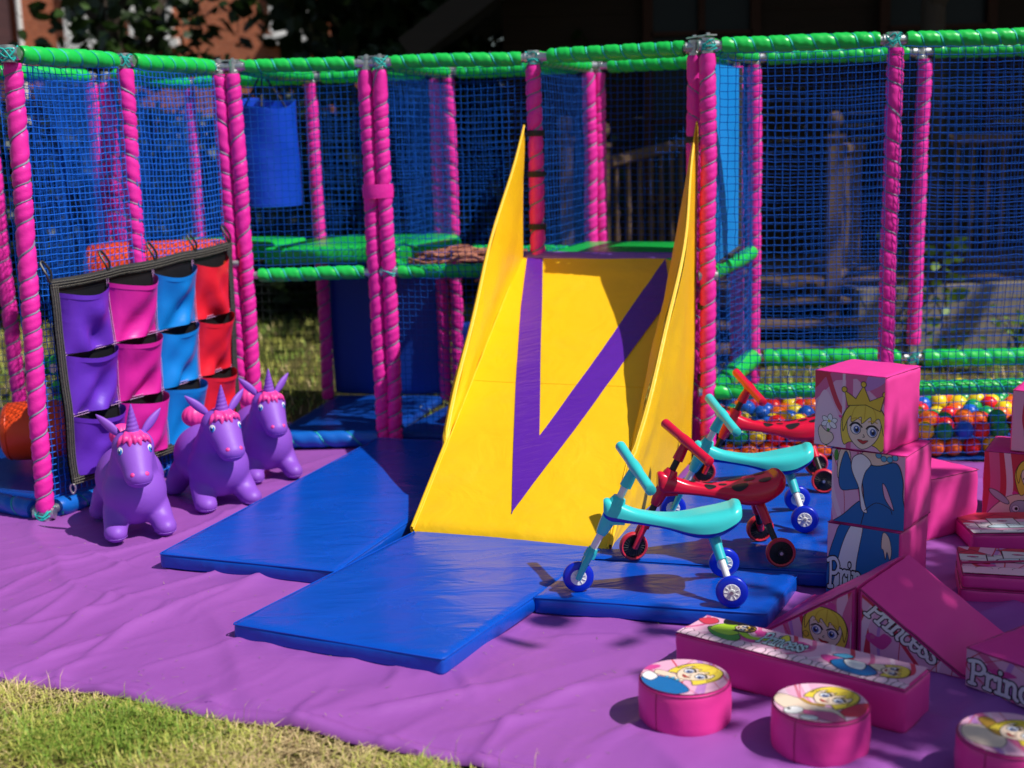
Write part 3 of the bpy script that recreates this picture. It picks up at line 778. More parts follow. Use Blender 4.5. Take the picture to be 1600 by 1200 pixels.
b.build('hanging_strap', M['webbing'], e)
tag(e, 'shiny blue vinyl punch bag hanging inside the netted frame', 'punch bag')

def roller(p, ang, ln, r, label, tilt=0.0):
    e = empty('padded_roller', p, ang)
    pr = [(0, 0), (r * .75, .004), (r * .93, .02), (r, .06)] + [(r * (1 + .01 * math.sin(k)), .06 + (ln - .12) * k / 12) for k in range(1, 12)] + [(r, ln - .06), (r * .93, ln - .02), (r * .75, ln - .004), (0, ln)]
    b = MB().lathe(pr, seg=30, axis='X'); b.build('roller_cover', M['orange'], e, angle=60)
    b = MB()
    for x in (.035, ln - .035): MB().lathe([(r * .975, -.004), (r * .99, 0), (r * .975, .004)], (x, 0, 0), 30, axis='X').build('seam', M['orange'], e)
    b = MB().cyl((-.004, 0, 0), (ln + .05, 0, 0), .018, seg=10); b.build('axle', M['steel'], e)
    tag(e, label, 'roller', 'orange rollers behind the pocket panel')
roller((-2.40, 5.99, .285), .16, .62, .138, 'orange padded roller low down at the far left behind the first pink post')
roller((-2.14, 6.18, .66), .75, .55, .11, 'orange padded roller mostly hidden behind the purple pockets')
roller((-2.12, 6.55, .990), .12, .70, .128, 'orange padded roller showing above the top edge of the pocket panel')
# ------------------------------------------------------------------ pocket panel
PA, PB = Vector((LF[0], LF[1], 0)), Vector((B1[0], B1[1], 0))
pd = (PB - PA).normalized(); pn_ = Vector((pd.y, -pd.x, 0))
PLEN = (PB - PA).length
panel = empty('pocket_panel', tuple(PA + pd * PLEN * .5 + Vector((0, 0, .15))))
tag(panel, 'hanging panel of purple, pink, blue and red pockets with black webbing border', 'pocket panel')
def pp(a, b, o=0.0):
    """a along the panel, b from bottom to top"""
    s = .095 + (PLEN - .17) * a
    z = .155 + .035 * (1 - a) * 0 + (.87 + .045 * a) * b - .02 * math.sin(PI * ((a * 3) % 1.0)) * b * .35 + .02 * a
    base = PA + pd * (s + .05 * (1 - b) * (.5 - a)) + Vector((0, 0, z))
    return base + pn_ * (.045 + o + .03 * math.sin(PI * a) * (1 - b * .4) + .012 * noise.noise(Vector((a * 4, b * 4, 2))))
b = MB().grid(lambda u, v: pp(u, v), 40, 30); b.build('backing', M['pocket_back'], panel, world=True, flip=False)
cols = ['pk_purple', 'pk_pink', 'pk_blue', 'pk_red']
st_ = MB(); hem = .030
for c in range(4):
    for r_ in range(3):
        a0, a1 = hem + (1 - 2 * hem) * c / 4, hem + (1 - 2 * hem) * (c + 1) / 4
        b0, b1 = .03 + .93 * r_ / 3, .03 + .93 * (r_ + 1) / 3
        sd = c * 5.3 + r_ * 2.1; rq = random.Random(int(sd * 10))
        bul = rq.uniform(.075, .115); side = rq.uniform(.2, .8); dip = rq.uniform(.06, .13); dsk = rq.uniform(-.5, .5)
        def pk(u, v):
            prof = (u ** .55) * ((1 - u) ** .55) * 2.15
            skew = 1 + .5 * (u - .5) * (side - .5) * 4
            op = (v ** 1.25)
            o = .006 + bul * prof * (.25 + .75 * op) * skew
            o += .030 * noise.noise(Vector((u * 2.6 + sd, v * 2.2, sd))) * math.sin(PI * u) * (1 - .4 * v)
            # folds fanning from the lower corners
            o += .016 * math.sin((u * 1.2 * (1 if side > .5 else -1) + (1 - v)) * 7 + sd) * math.sin(PI * u) * (1 - v) ** 1.2 * 1.4
            vv = v * (1 - .015 - dip * (math.sin(PI * u) ** .8) * (1 + dsk * (u - .5) * 2))
            uu = .5 + (u - .5) * (1 - .05 * math.sin(PI * v) * (1 if c else .5))
            return pp(a0 + (a1 - a0) * uu, b0 + (b1 - b0) * vv, max(o, .004))
        k = MB().grid(pk, 22, 22)
        k.grid(lambda u, v: pk(u, 1) - pn_ * .004 * v - Vector((0, 0, .02 * v)), 22, 1)
        k.build('pocket', M[cols[c]], panel, world=True, flip=False, angle=80)
for r_ in range(1, 3):
    for dz in (-.006, .006):
        st_.tube([pp(u / 60, .03 + .93 * r_ / 3 + dz, .012) for u in range(2, 59)], .0014, 4)
for c in range(1, 4):
    for da in (-.004, .004):
        st_.tube([pp(hem + (1 - 2 * hem) * c / 4 + da, v / 40, .012) for v in range(1, 40)], .0013, 4)
st_.build('stitching', M['stitch'], panel, world=True)
def band(fn, nm, w, mat):
    mb = MB(); mb.grid(fn, 40, 3); 
    return mb.build(nm, M[mat], panel, world=True, flip=False)
band(lambda u, v: pp(u, .975 + .05 * v, .012 + .006 * math.sin(PI * v)), 'border', 0, 'webbing')
band(lambda u, v: pp(u, -.01 + .05 * v, .012 + .006 * math.sin(PI * v)), 'border', 0, 'webbing')
band(lambda u, v: pp(-.003 + .033 * v, u, .014 + .006 * math.sin(PI * v)), 'border', 0, 'webbing')
band(lambda u, v: pp(.970 + .033 * v, u, .014 + .006 * math.sin(PI * v)), 'border', 0, 'webbing')
b = MB()
for k in range(3): 
    b.tube([pp(u / 40, .985 + .013 * k, .022) for u in range(41)], .0011, 4); b.tube([pp(u / 40, -.002 + .013 * k, .022) for u in range(41)], .0014, 4)
    b.tube([pp(.004 + .01 * k, u / 40, .022) for u in range(41)], .0011, 4)
b.build('border_stitching', M['cordhem'], panel, world=True)
for a in (.0, .27, .52, .76, .985):
    t = pp(a, 1.02, .01); hk = MB()
    hk.tube(catmull([tuple(t + Vector((0, 0, -.01))), tuple(t + pd * .014 + Vector((0, 0, .03))), tuple(t + pd * .006 + Vector((0, 0, .075)) - pn_ * .03), tuple(t - pd * .012 + Vector((0, 0, .07)) - pn_ * .03), tuple(t - pd * .01 + Vector((0, 0, .02)))], 4), .0055, 6)
    hk.build('hook', M['black'], panel, world=True)
hk = MB(); t = pp(0, 0, .01); hk.tube(catmull([tuple(t), tuple(t + Vector((.012, 0, -.02))), tuple(t + Vector((0, 0, -.045))), tuple(t + Vector((-.012, 0, -.02)))], 4), .004, 6); hk.build('hook', M['steel'], panel, world=True)

# ------------------------------------------------------------------ hopping unicorns
def remeshed(mb, voxel, smooth, name, mat):
    o = D.objects.new(name + '_tmp', mb.mesh(name + '_tmp', mat, merge=.0001)); C.objects.link(o)
    m = o.modifiers.new('r', 'REMESH'); m.mode = 'VOXEL'; m.voxel_size = voxel; m.use_smooth_shade = True
    s = o.modifiers.new('s', 'SMOOTH'); s.factor = .5; s.iterations = smooth
    dg = bpy.context.evaluated_depsgraph_get()
    me = D.meshes.new_from_object(o.evaluated_get(dg)); me.name = name
    me.materials.clear(); me.materials.append(mat)
    me.polygons.foreach_set('use_smooth', [True] * len(me.polygons))
    D.objects.remove(o); return me
def capsule(mb, p0, p1, r0, r1, n=7, seg=20):
    p0, p1 = Vector(p0), Vector(p1)
    for i in range(n + 1):
        t = i / n; mb.ball(p0.lerp(p1, t), r0 + (r1 - r0) * t, 14, 9)
def make_unicorn():
    e = empty('hopping_unicorn')
    mb = MB()
    mb.ball((-.055, 0, .215), (.185, .132, .150), 28, 18); mb.ball((.075, 0, .185), (.125, .122, .145), 28, 18)
    capsule(mb, (.075, 0, .27), (.125, 0, .385), .098, .078)
    mb.ball((.145, 0, .405), (.082, .080, .080), 24, 16)
    capsule(mb, (.165, 0, .385), (.245, 0, .305), .072, .054)
    mb.ball((.252, 0, .300), (.052, .055, .050), 20, 14)
    for sy in (-1, 1):
        capsule(mb, (.09, sy * .07, .12), (.15, sy * .088, .055), .058, .046); mb.ball((.172, sy * .092, .043), (.058, .045, .045), 20, 12)
        capsule(mb, (-.13, sy * .08, .13), (-.175, sy * .105, .055), .062, .047); mb.ball((-.180, sy * .110, .043), (.058, .046, .045), 20, 12)
    me = remeshed(mb, .0075, 14, 'body', M['uni'])
    for v in me.vertices:
        if v.co.z < .006: v.co.z = .006 - (.006 - v.co.z) * .1
    body = link_mesh('body', me, e)
    # crease line of each hoof
    for sx, sy, yy in ((.172, 1, .092), (.172, -1, .092), (-.180, 1, .110), (-.180, -1, .110)):
        b = MB(); b.lathe([(.042, -.0015), (.043, 0), (.042, .0015)], (0, 0, 0), 28); b.v = [(x * 1.26 + sx, y * 1.0 + sy * yy, z + .026) for x, y, z in b.v]
        b.build('hoof_seam', M['uni'], e)
    def ear(sy):
        b = MB()
        d = Vector((-.03, sy * .070, .085)); a = Vector((.120, sy * .045, .458)); sd = Vector((.25, sy * -.55, .5)); sd = (sd - d.normalized() * sd.dot(d.normalized())).normalized(); nr = d.normalized().cross(sd)
        def fn(u, v):
            w = .0205 * math.sin(PI * (.14 + v * .855)) ** .75 * (1 - v * .15); an = 2 * PI * u
            dep = .011 * math.sin(PI * (.2 + v * .79)) ** .6
            p = a + d * v * 1.08 + sd * math.cos(an) * w + nr * (math.sin(an) * dep)
            return p
        b.grid(fn, 20, 16, closed=True); return b.build('ear', M['uni'], e, angle=80)
    ear(1); ear(-1)
    b = MB()
    def horn(u, v):
        a = 2 * PI * u; r = .0255 * (1 - v) ** .9 + .003; r *= 1 + .03 * math.sin(2 * PI * (v * 7 - u))
        return Vector((.165 + .01 * v + r * math.cos(a), r * math.sin(a), .470 + .125 * v))
    b.grid(horn, 24, 60, closed=True); b.ball((.175, 0, .595), .0035, 8, 6); b.build('horn', M['uni'], e, angle=80)
    # forelock and mane: overlapping locks
    b = MB(); rl = random.Random(2)
    def lock(p0, p1, r):
        p0, p1 = Vector(p0), Vector(p1); m_ = (p0 + p1) / 2 + Vector((.016, 0, .012)); pts = catmull([tuple(p0), tuple(m_), tuple(p1)], 5, False)
        n_ = len(pts); b.tube(pts, [max(.002, r * math.sin(PI * (.22 + .78 * i / (n_ - 1))) ** .8) for i in range(n_)], 8)
    for i in range(7):
        y = -.063 + .021 * i; t = abs(y) / .063
        lock((.165, y * .5, .470 - .010 * t), (.222 - .030 * t * t, y * 1.0, .414 + .016 * (i % 2) + .006 * t), .0120)
    for i in range(4):
        y = -.036 + .024 * i; lock((.150, y * .5, .470), (.203 - .02 * abs(y) / .045, y, .444), .012)
    for k in range(6):
        z = .485 - .03 * k; x = .12 - .028 * k; lock((x + .02, .0, z + .006), (x - .03, .014 * (-1) ** k, z - .014), .017)
    mm = remeshed(b, .003, 3, 'mane', M['mane']); link_mesh('mane', mm, e)
    b = MB()
    def tail(u, v):
        a = 2 * PI * u; f = PI * v; r = .048 * (1 + .06 * abs(math.sin(a * 6)))
        return Vector((-.205 + r * math.sin(f) * math.cos(a) * .9, r * math.sin(f) * math.sin(a), .375 + .054 * math.cos(f)))
    b.grid(tail, 72, 16, closed=True); capsule(b, (-.19, 0, .31), (-.2, 0, .36), .02, .025, 3); b.build('tail', M['mane'], e, angle=80)
    from mathutils.bvhtree import BVHTree
    bvh = BVHTree.FromPolygons([v.co.copy() for v in me.vertices], [tuple(p.vertices) for p in me.polygons])
    def decal(org, dr, rx, ry, name, mat, off, parent):
        d = Vector(dr).normalized(); upv = (Vector((0, 0, 1)) - d * d.z).normalized(); sv = upv.cross(d)
        b = MB()
        def fn(u, v):
            q = Vector(org) + sv * (math.cos(2 * PI * u) * rx * v) + upv * (math.sin(2 * PI * u) * ry * v)
            h = bvh.ray_cast(q + d * .3, -d)
            p = h[0] if h[0] else q
            return p + d * (off + .003 * (1 - v * v))
        b.grid(fn, 20, 4, closed=True); return b.build(name, M[mat], parent)
    for sy in (-1, 1):
        d = (.68, sy * .73, .05)
        w = decal((.20, sy * .05, .405), d, .0135, .0170, 'eye', 'white', .0005, e)
        decal((.201, sy * .05, .402), d, .0112, .0142, 'iris', 'eye_blue', .0018, w); decal((.201, sy * .05, .401), d, .006, .0075, 'pupil', 'black', .003, w)
        decal((.2025, sy * .05, .410), d, .003, .0035, 'glint', 'white', .0045, w)
        decal((.295, sy * .030, .322), (.85, sy * .45, .4), .0085, .0095, 'nostril', 'mane', .0003, e)
    b = MB(); pts = []
    for k in range(13):
        a = -1.05 + 2.1 * k / 12; d = Vector((math.cos(a), math.sin(a), -.42)).normalized()
        h = bvh.ray_cast(Vector((.245, 0, .300)) + d * .3, -d); pts.append(h[0] + d * .0002)
    b.tube(pts, .0016, 5); b.build('mouth', M['uni'], e)
    return e
uni = make_unicorn()
spots = [(205, 843, 253, 836, 'purple hopping unicorn toy nearest the camera, in front of the purple pockets'),
         (327, 797, 384, 790, 'purple hopping unicorn toy in the middle of the row of three'),
         (403, 755, 452, 745, 'purple hopping unicorn toy furthest back, beside the red pockets')]
for i, (xa, ya, xb, yb, lb) in enumerate(spots):
    u = uni if i == 0 else copy_tree(uni)
    p = (at(xa, ya, .03) + at(xb, yb, .03)) / 2
    hd = (R(-67), R(-59), R(-64))[i]
    k = (1.06, 1.06, 1.0)[i]
    u.scale = (k * 1.02, k * (1.0, 1.04, 1.0)[i], k * (.88, .87, .90)[i]); u.rotation_euler = (0, 0, hd)
    u.location = (p.x - (.028, 0, 0)[i] - .172 * k * math.cos(hd), p.y - .172 * k * math.sin(hd) + .02, .020)
    tag(u, lb, 'ride-on toy', 'purple unicorns in a row by the pocket panel')

# ------------------------------------------------------------------ ride-on scooters
def make_scooter(kind):
    A = kind == 'aqua'
    body_m, low_m, tube_m = (M['aqua'], M['navy'], M['white']) if A else (M['red'], M['red'], M['black'])
    e = empty('ride_on_scooter')
    b = MB()
    #        x,    top z, bottom z, half width
    S = [(.185, .318, .262, .020), (.170, .322, .245, .030), (.13, .306, .240, .031), (.08, .285, .236, .033), (.03, .276, .230, .040), (-.03, .274, .220, .056),
         (-.09, .280, .203, .078), (-.14, .290, .196, .090), (-.19, .300, .203, .092), (-.235, .312, .228, .082), (-.255, .312, .246, .068), (-.262, .306, .262, .056)]
    S = catmull(S, 4, False)
    def sec(t):
        i = min(int(t * (len(S) - 1)), len(S) - 2); f = t * (len(S) - 1) - i
        return [S[i][k] * (1 - f) + S[i + 1][k] * f for k in range(4)]
    cut = .30
    def fn(u, v, lo, hi):
        x, zt, zb, w = sec(v); zc = zb + (zt - zb) * cut
        a = lo + (hi - lo) * u; c, s = math.cos(a), math.sin(a)
        ex = lambda q, p: math.copysign(abs(q) ** p, q)
        y = w * ex(c, .75); z = zc + (zt - zc) * ex(s, .65) if s >= 0 else zc + (zc - zb) * ex(s, .8)
        # saddle dish on top and raised rim
        if s > 0: z -= .012 * max(0, 1 - (y / max(w, .01)) ** 2) * min(1, max(0, (.05 - x) / .1)) * (1 if x > -.23 else .3)
        if s < 0 and A: y *= .93
        return Vector((x, y, z))
    b.grid(lambda u, v: fn(u, v, 0, PI), 22, 46)
    b.grid(lambda u, v: fn(u, v, PI, 2 * PI), 22, 46)
    for v in (0, 1): b.add([fn(k / 40, v, 0, 2 * PI) for k in range(40)], [tuple(range(40)) if v else tuple(reversed(range(40)))])
    if A:
        t = MB(); t.grid(lambda u, v: fn(u, v, 0, PI), 22, 46); t.add([fn(k / 20, 1, 0, PI) for k in range(21)], [tuple(range(21))]); t.add([fn(k / 20, 0, 0, PI) for k in range(21)], [tuple(reversed(range(21)))])
        t.build('seat', body_m, e, angle=50)
        t = MB(); t.grid(lambda u, v: fn(u, v, PI, 2 * PI), 22, 46); t.add([fn(k / 20, 1, PI, 2 * PI) for k in range(21)], [tuple(range(21))]); t.build('seat_base', low_m, e, angle=50)
    else:
        st0 = b.build('seat', body_m, e, angle=50)
        for (x, y, r_) in ((-.10, .050, .024), (-.10, -.050, .024), (-.19, .045, .018), (-.19, -.045, .018), (.0, .026, .017), (.0, -.026, .017), (-.05, .0, .012), (.06, .0, .010), (-.02, -.043, .015), (-.145, 0.0, .016)):
            sp = MB()
            def spot(u, v):
                xx = x + r_ * 1.25 * v * math.cos(2 * PI * u); yy = y + r_ * v * math.sin(2 * PI * u)
                # height of the seat there
                best = None; lo_, hi_ = 0.0, 1.0
                for _ in range(24):
                    md = (lo_ + hi_) / 2
                    if sec(md)[0] > xx: lo_ = md
                    else: hi_ = md
                tt = lo_; w = sec(tt)[3]; yq = max(-.97 * w, min(.97 * w, yy))
                c = (abs(yq) / w) ** (1 / .75); a = math.acos(min(1, c)); a = a if yq > 0 else PI - a
                p = fn(a / PI, tt, 0, PI); return Vector((p.x, p.y * 1.004, p.z + .0016))
            sp.grid(spot, 18, 3, closed=True); sp.build('spot', M['black'], st0, flip=False)
    hb = MB()
    hb.tube([(-.205, 0, .325), (-.235, 0, .332), (-.258, 0, .322)], [.03, .04, .026], 12) if A else None
    ax0, ax1 = Vector((.272, 0, .050)), Vector((.080, 0, .425))      # steering axis
    L = lambda t: ax0.lerp(ax1, t)
    b = MB(); b.tube([L(.40), L(.43), L(.50), L(.62), L(.70), L(.735)], [.016, .020, .024, .027, .027, .021], 14)
    b.box(L(.57) + Vector((-.022, 0, 0)), (.05, .045, .055)); b.build('head_tube', body_m, e, angle=50)
    b = MB().tube([L(.25), L(.95)], .0125, 12); b.build('stem', tube_m, e)
    # handlebar, turned a little
    hand = MB(); ang = R(16); hd = Vector((-math.sin(ang), math.cos(ang), -.20)).normalized(); c = L(1.0)
    hand.tube([L(.83), L(.90), L(.97), c], [.020, .019, .016, .016], 12)
    hand.tube([c - hd * .175, c - hd * .172, c - hd * .05, c - hd * .02, c + hd * .02, c + hd * .05, c + hd * .172, c + hd * .175], [.013, .0180, .0170, .020, .020, .0170, .0180, .013], 14)
    hand.build('handlebar', body_m, e, angle=50)
    fm = M['aqua_d'] if A else M['red']
    b = MB(); b.tube([L(.27), L(.24), L(.19)], [.016, .020, .021], 12)
    for sy in (-1, 1): b.tube([L(.24) + Vector((0, sy * .012, 0)), L(.16) + Vector((.004, sy * .025, 0)), L(0) + Vector((0, sy * .026, 0))], [.013, .012, .010], 10)
    b.build('fork', fm, e, angle=50)
    wr, ww = .052, .026
    def wheel(pos, rzz=0.0, tilt=0.0):
        w = empty('wheel', pos); w.parent = e; w.rotation_euler = (tilt, 0, rzz)
        if A:
            MB().lathe([(.026, -.012), (.046, -ww / 2), (.051, -.008), (wr, 0), (.051, .008), (.046, ww / 2), (.026, .012)], seg=32, axis='Y').build('tyre', M['navy'], w, angle=60)
            h = MB().lathe([(0, -.0145), (.010, -.0145), (.012, -.0125), (.026, -.0135), (.028, -.011), (.028, .011), (.026, .0135), (.012, .0125), (.010, .0145), (0, .0145)], seg=28, axis='Y')
            for k in range(9):
                a = 2 * PI * k / 9
                for sy in (-1, 1): h.tube([(.013 * math.cos(a), sy * .0132, .013 * math.sin(a)), (.024 * math.cos(a), sy * .0138, .024 * math.sin(a))], .0016, 5)
            h.build('hub', M['white'], w, angle=40)
        else:
            MB().lathe([(.041, -.011), (.046, -ww / 2), (.051, -.008), (wr, 0), (.051, .008), (.046, ww / 2), (.041, .011), (.041, -.011)], seg=32, axis='Y').build('tyre', M['red_tyre'], w, angle=60)
            h = MB().lathe([(0, -.014), (.012, -.014), (.013, -.006), (.041, -.003), (.041, .003), (.013, .006), (.012, .014), (0, .014)], seg=28, axis='Y')
            for k in range(22):
                a = 2 * PI * k / 22
                for sy in (-1, 1): h.tube([(.014 * math.cos(a), sy * .009, .014 * math.sin(a)), (.041 * math.cos(a + .28), sy * .0095, .041 * math.sin(a + .28))], .0014, 5)
            h.build('hub', M['black'], w, angle=40)
        MB().tube([(0, -.020, 0), (0, .020, 0)], .006, 10).build('axle_bolt', M['steel'], w)
    wheel(tuple(ax0 + Vector((0, 0, .002))), .12)
    for sy in (-1, 1):
        p0 = Vector((-.165, sy * .022, .225)); p1 = Vector((-.222, sy * .132, .052)); q = p0.lerp(p1, .52)
        b = MB().tube([p0, p0.lerp(q, .3), q], [.020, .0185, .0165], 12); b.build('leg_sleeve', fm, e)
        b = MB().tube([q, p0.lerp(p1, .86)], .0115, 10); b.build('leg', tube_m, e)
        b = MB().tube([p0.lerp(p1, .82), p1], [.014, .013], 10); b.build('leg_foot', fm, e)
        wheel((p1.x, p1.y + sy * .014, p1.z), sy * -.10, sy * .06)
    return e
proto = {'aqua': make_scooter('aqua'), 'red': make_scooter('red')}
sc_spots = [('aqua', (902, 924), (1145, 950), (1130, 900), 'aqua ride-on scooter with dark blue wheels, nearest the camera'),
            ('red', (983, 875), (1220, 890), (1187, 842), 'red ride-on scooter with black spots between the two aqua scooters'),
            ('aqua', None, (1257, 832), None, 'aqua ride-on scooter with dark blue wheels, further from the camera'),
            ('red', None, (1287, 770), None, 'red ride-on scooter with black spots right by the ball pit net')]
used = set()
for kind, f, rn, rf, lb in sc_spots:
    o = proto[kind] if kind not in used else copy_tree(proto[kind]); used.add(kind)
    zz = .082
    n_ = at(rn[0], rn[1], zz)
    if f:
        fr = at(f[0], f[1], zz); fa = at(rf[0], rf[1], zz); rm = (n_ + fa) / 2; dv = fr - rm
        hd = math.atan2(dv.y, dv.x)
    else:
        hd = R(173); 
        rm = n_ + Vector((math.sin(hd), -math.cos(hd), 0)) * .146
    k = 1.0
    o.rotation_euler = (0, 0, hd); o.location = (rm.x + .222 * math.cos(hd), rm.y + .222 * math.sin(hd), zz)
    tag(o, lb, 'ride-on scooter', 'ride-on scooters parked beside the slide')

# ------------------------------------------------------------------ ball pit
bc = ['r', 'o', 'y', 'g', 'b']; names = dict(r='red', o='orange', y='yellow', g='green', b='blue')
bm_ = {k: MB().ball((0, 0, 0), .0445, 18, 12).mesh('pit_ball_' + names[k], M['ball_' + k]) for k in bc}
rb = random.Random(11); cnt = 0
def pit_ball(x, y, z):
    global cnt
    k = rb.choices(bc, [3, 2.6, 2.4, 1.7, 2.2])[0]
    o = D.objects.new('pit_ball', bm_[k]); C.objects.link(o); o.location = (x, y, z); cnt += 1
    tag(o, names[k] + ' plastic ball lying in the netted ball pit', 'ball', 'plastic balls in the ball pit')
for j in range(11):
    for i in range(19):
        x = 1.02 + i * .0885 + (.044 if j % 2 else 0) + rb.uniform(-.012, .012); y = 6.145 + j * .080 + rb.uniform(-.012, .012)
        if x / y < .15: continue
        if x / y > .405: continue
        pit_ball(x, y, .178 + .030 * noise.noise(Vector((x * 2.2, y * 2.2, 0))) + rb.uniform(-.012, .022))
for l in range(2):
    for i in range(16):
        x = 1.04 + i * .0895 + (.044 if l else 0) + rb.uniform(-.006, .006)
        pit_ball(x, 6.088 + rb.uniform(-.006, .008), .066 + .078 * l + rb.uniform(-.004, .004))
# ------------------------------------------------------------------ printed pictures on the foam blocks (flat shapes laid over each other)
PC = dict(bg='f0b4d2', bg2='f6cfe2', rose='e06a9c', red='d83a52', deep='b02468', lilac='c88ad0', skin='f6dcc4', hair='f4d84a', hair2='d8b030', white='f6f4f4', line='1c1418',
          blue='1470b4', blue2='0e4f8c', gold='ecc83c', eye='4a6cb0', lip='c83a3a', green='4c9a34', lime='b4dc28', black='1a1414', necklace='58b4dc', heart='e04a9e', stone='e4e0e2', grey='b8b8c4', yellow='f0e040', tan='c89a3c', silver='c4dce4')
def print_mat(k):
    n = 'print_' + k
    if n not in M: M[n] = vinyl('printed_' + k, lin(PC[k], .92), .42, .2, 8, fine=.12, var=.04, dist=.01)
    return M[n]
UNIT = [(0, 0), (1, 0), (1, 1), (0, 1)]
DISC = [(.5 + .497 * math.cos(2 * PI * k / 48), .5 + .497 * math.sin(2 * PI * k / 48)) for k in range(48)]
def clip(poly, win):
    out = list(poly)
    for i in range(len(win)):
        a, b = win[i], win[(i + 1) % len(win)]
        ins = lambda p: (b[0] - a[0]) * (p[1] - a[1]) - (b[1] - a[1]) * (p[0] - a[0]) >= -1e-9
        src, out = out, []
        for j in range(len(src)):
            p, q = src[j - 1], src[j]
            if ins(q) != ins(p):
                dx, dy = q[0] - p[0], q[1] - p[1]; ex, ey = b[0] - a[0], b[1] - a[1]
                den = ex * dy - ey * dx
                t = (ex * (a[1] - p[1]) - ey * (a[0] - p[0])) / den if abs(den) > 1e-12 else 0
                out.append((p[0] + dx * t, p[1] + dy * t))
            if ins(q): out.append(q)
        if not out: return []
    return out
class Art:
    def __init__(s): s.items = []; s.T = lambda p: p; s.n = 0; s.fix = None
    def layer(s):
        if s.fix is not None: return s.fix
        s.n += 1; return s.n
    def poly(s, col, pts, smooth=True, line=0.0, k=5):
        q = catmull([tuple(p) for p in pts], k) if smooth else [tuple(p) for p in pts]
        s.items.append((s.layer(), col, [s.T(p) for p in q]))
        if line:
            if s.fix is not None: s.fix += 1
            s.stroke('line', pts, line, True, smooth, k)
        return s
    def stroke(s, col, pts, w, closed=False, smooth=True, k=5, taper=False):
        q = catmull([tuple(p) for p in pts], k, closed) if smooth else [tuple(p) for p in pts]
        q = [s.T(p) for p in q]; r = [q[0]]
        for p in q[1:]:
            if math.dist(p, r[-1]) > 1e-5: r.append(p)
        if closed and math.dist(r[0], r[-1]) < 1e-5: r.pop()
        n = len(r); L_ = s.layer(); side = []
        if n < 2: return s
        for i in range(n):
            a = r[i - 1] if (closed or i) else r[i]; b = r[(i + 1) % n] if (closed or i < n - 1) else r[i]
            d1 = (r[i][0] - a[0], r[i][1] - a[1]); d2 = (b[0] - r[i][0], b[1] - r[i][1])
            l1, l2 = math.hypot(*d1), math.hypot(*d2)
            d1 = (d1[0] / l1, d1[1] / l1) if l1 > 1e-9 else None; d2 = (d2[0] / l2, d2[1] / l2) if l2 > 1e-9 else None
            d1 = d1 or d2; d2 = d2 or d1
            t = (d1[0] + d2[0], d1[1] + d2[1]); l = math.hypot(*t)
            t = (t[0] / l, t[1] / l) if l > 1e-6 else d2
            m = max(.55, t[0] * d2[0] + t[1] * d2[1]); o = w / 2 / m
            side.append(((r[i][0] - t[1] * o, r[i][1] + t[0] * o), (r[i][0] + t[1] * o, r[i][1] - t[0] * o)))
        for i in range(n if closed else n - 1):
            a, b = side[i], side[(i + 1) % n]; s.items.append((L_, col, [a[0], a[1], b[1], b[0]]))
        return s
    def stroke_g(s, col, pts, w, smooth):
        T, it0 = s.T, len(s.items); s.T = lambda p: p
        s.stroke(col, pts, w, False, smooth, 4); s.T = T
        for k in range(it0, len(s.items)): s.items[k] = (s.items[k][0], col, [T(p) for p in s.items[k][2]])
        return s
    def ell(s, col, c, rx, ry, rot=0, line=0.0, n=20):
        cr, sr = math.cos(rot), math.sin(rot)
        p = [(c[0] + rx * math.cos(2 * PI * k / n) * cr - ry * math.sin(2 * PI * k / n) * sr, c[1] + rx * math.cos(2 * PI * k / n) * sr + ry * math.sin(2 * PI * k / n) * cr) for k in range(n)]
        return s.poly(col, p, False, line)
    def at(s, cx, cy, sx, sy=None, rot=0, flip=1):
        sy = sy or sx; c, n = math.cos(rot), math.sin(rot)
        s.T = lambda p: (cx + (p[0] * flip * c - p[1] * n) * sx, cy + (p[0] * flip * n + p[1] * c) * sy); return s
    def reset(s): s.T = lambda p: p; return s
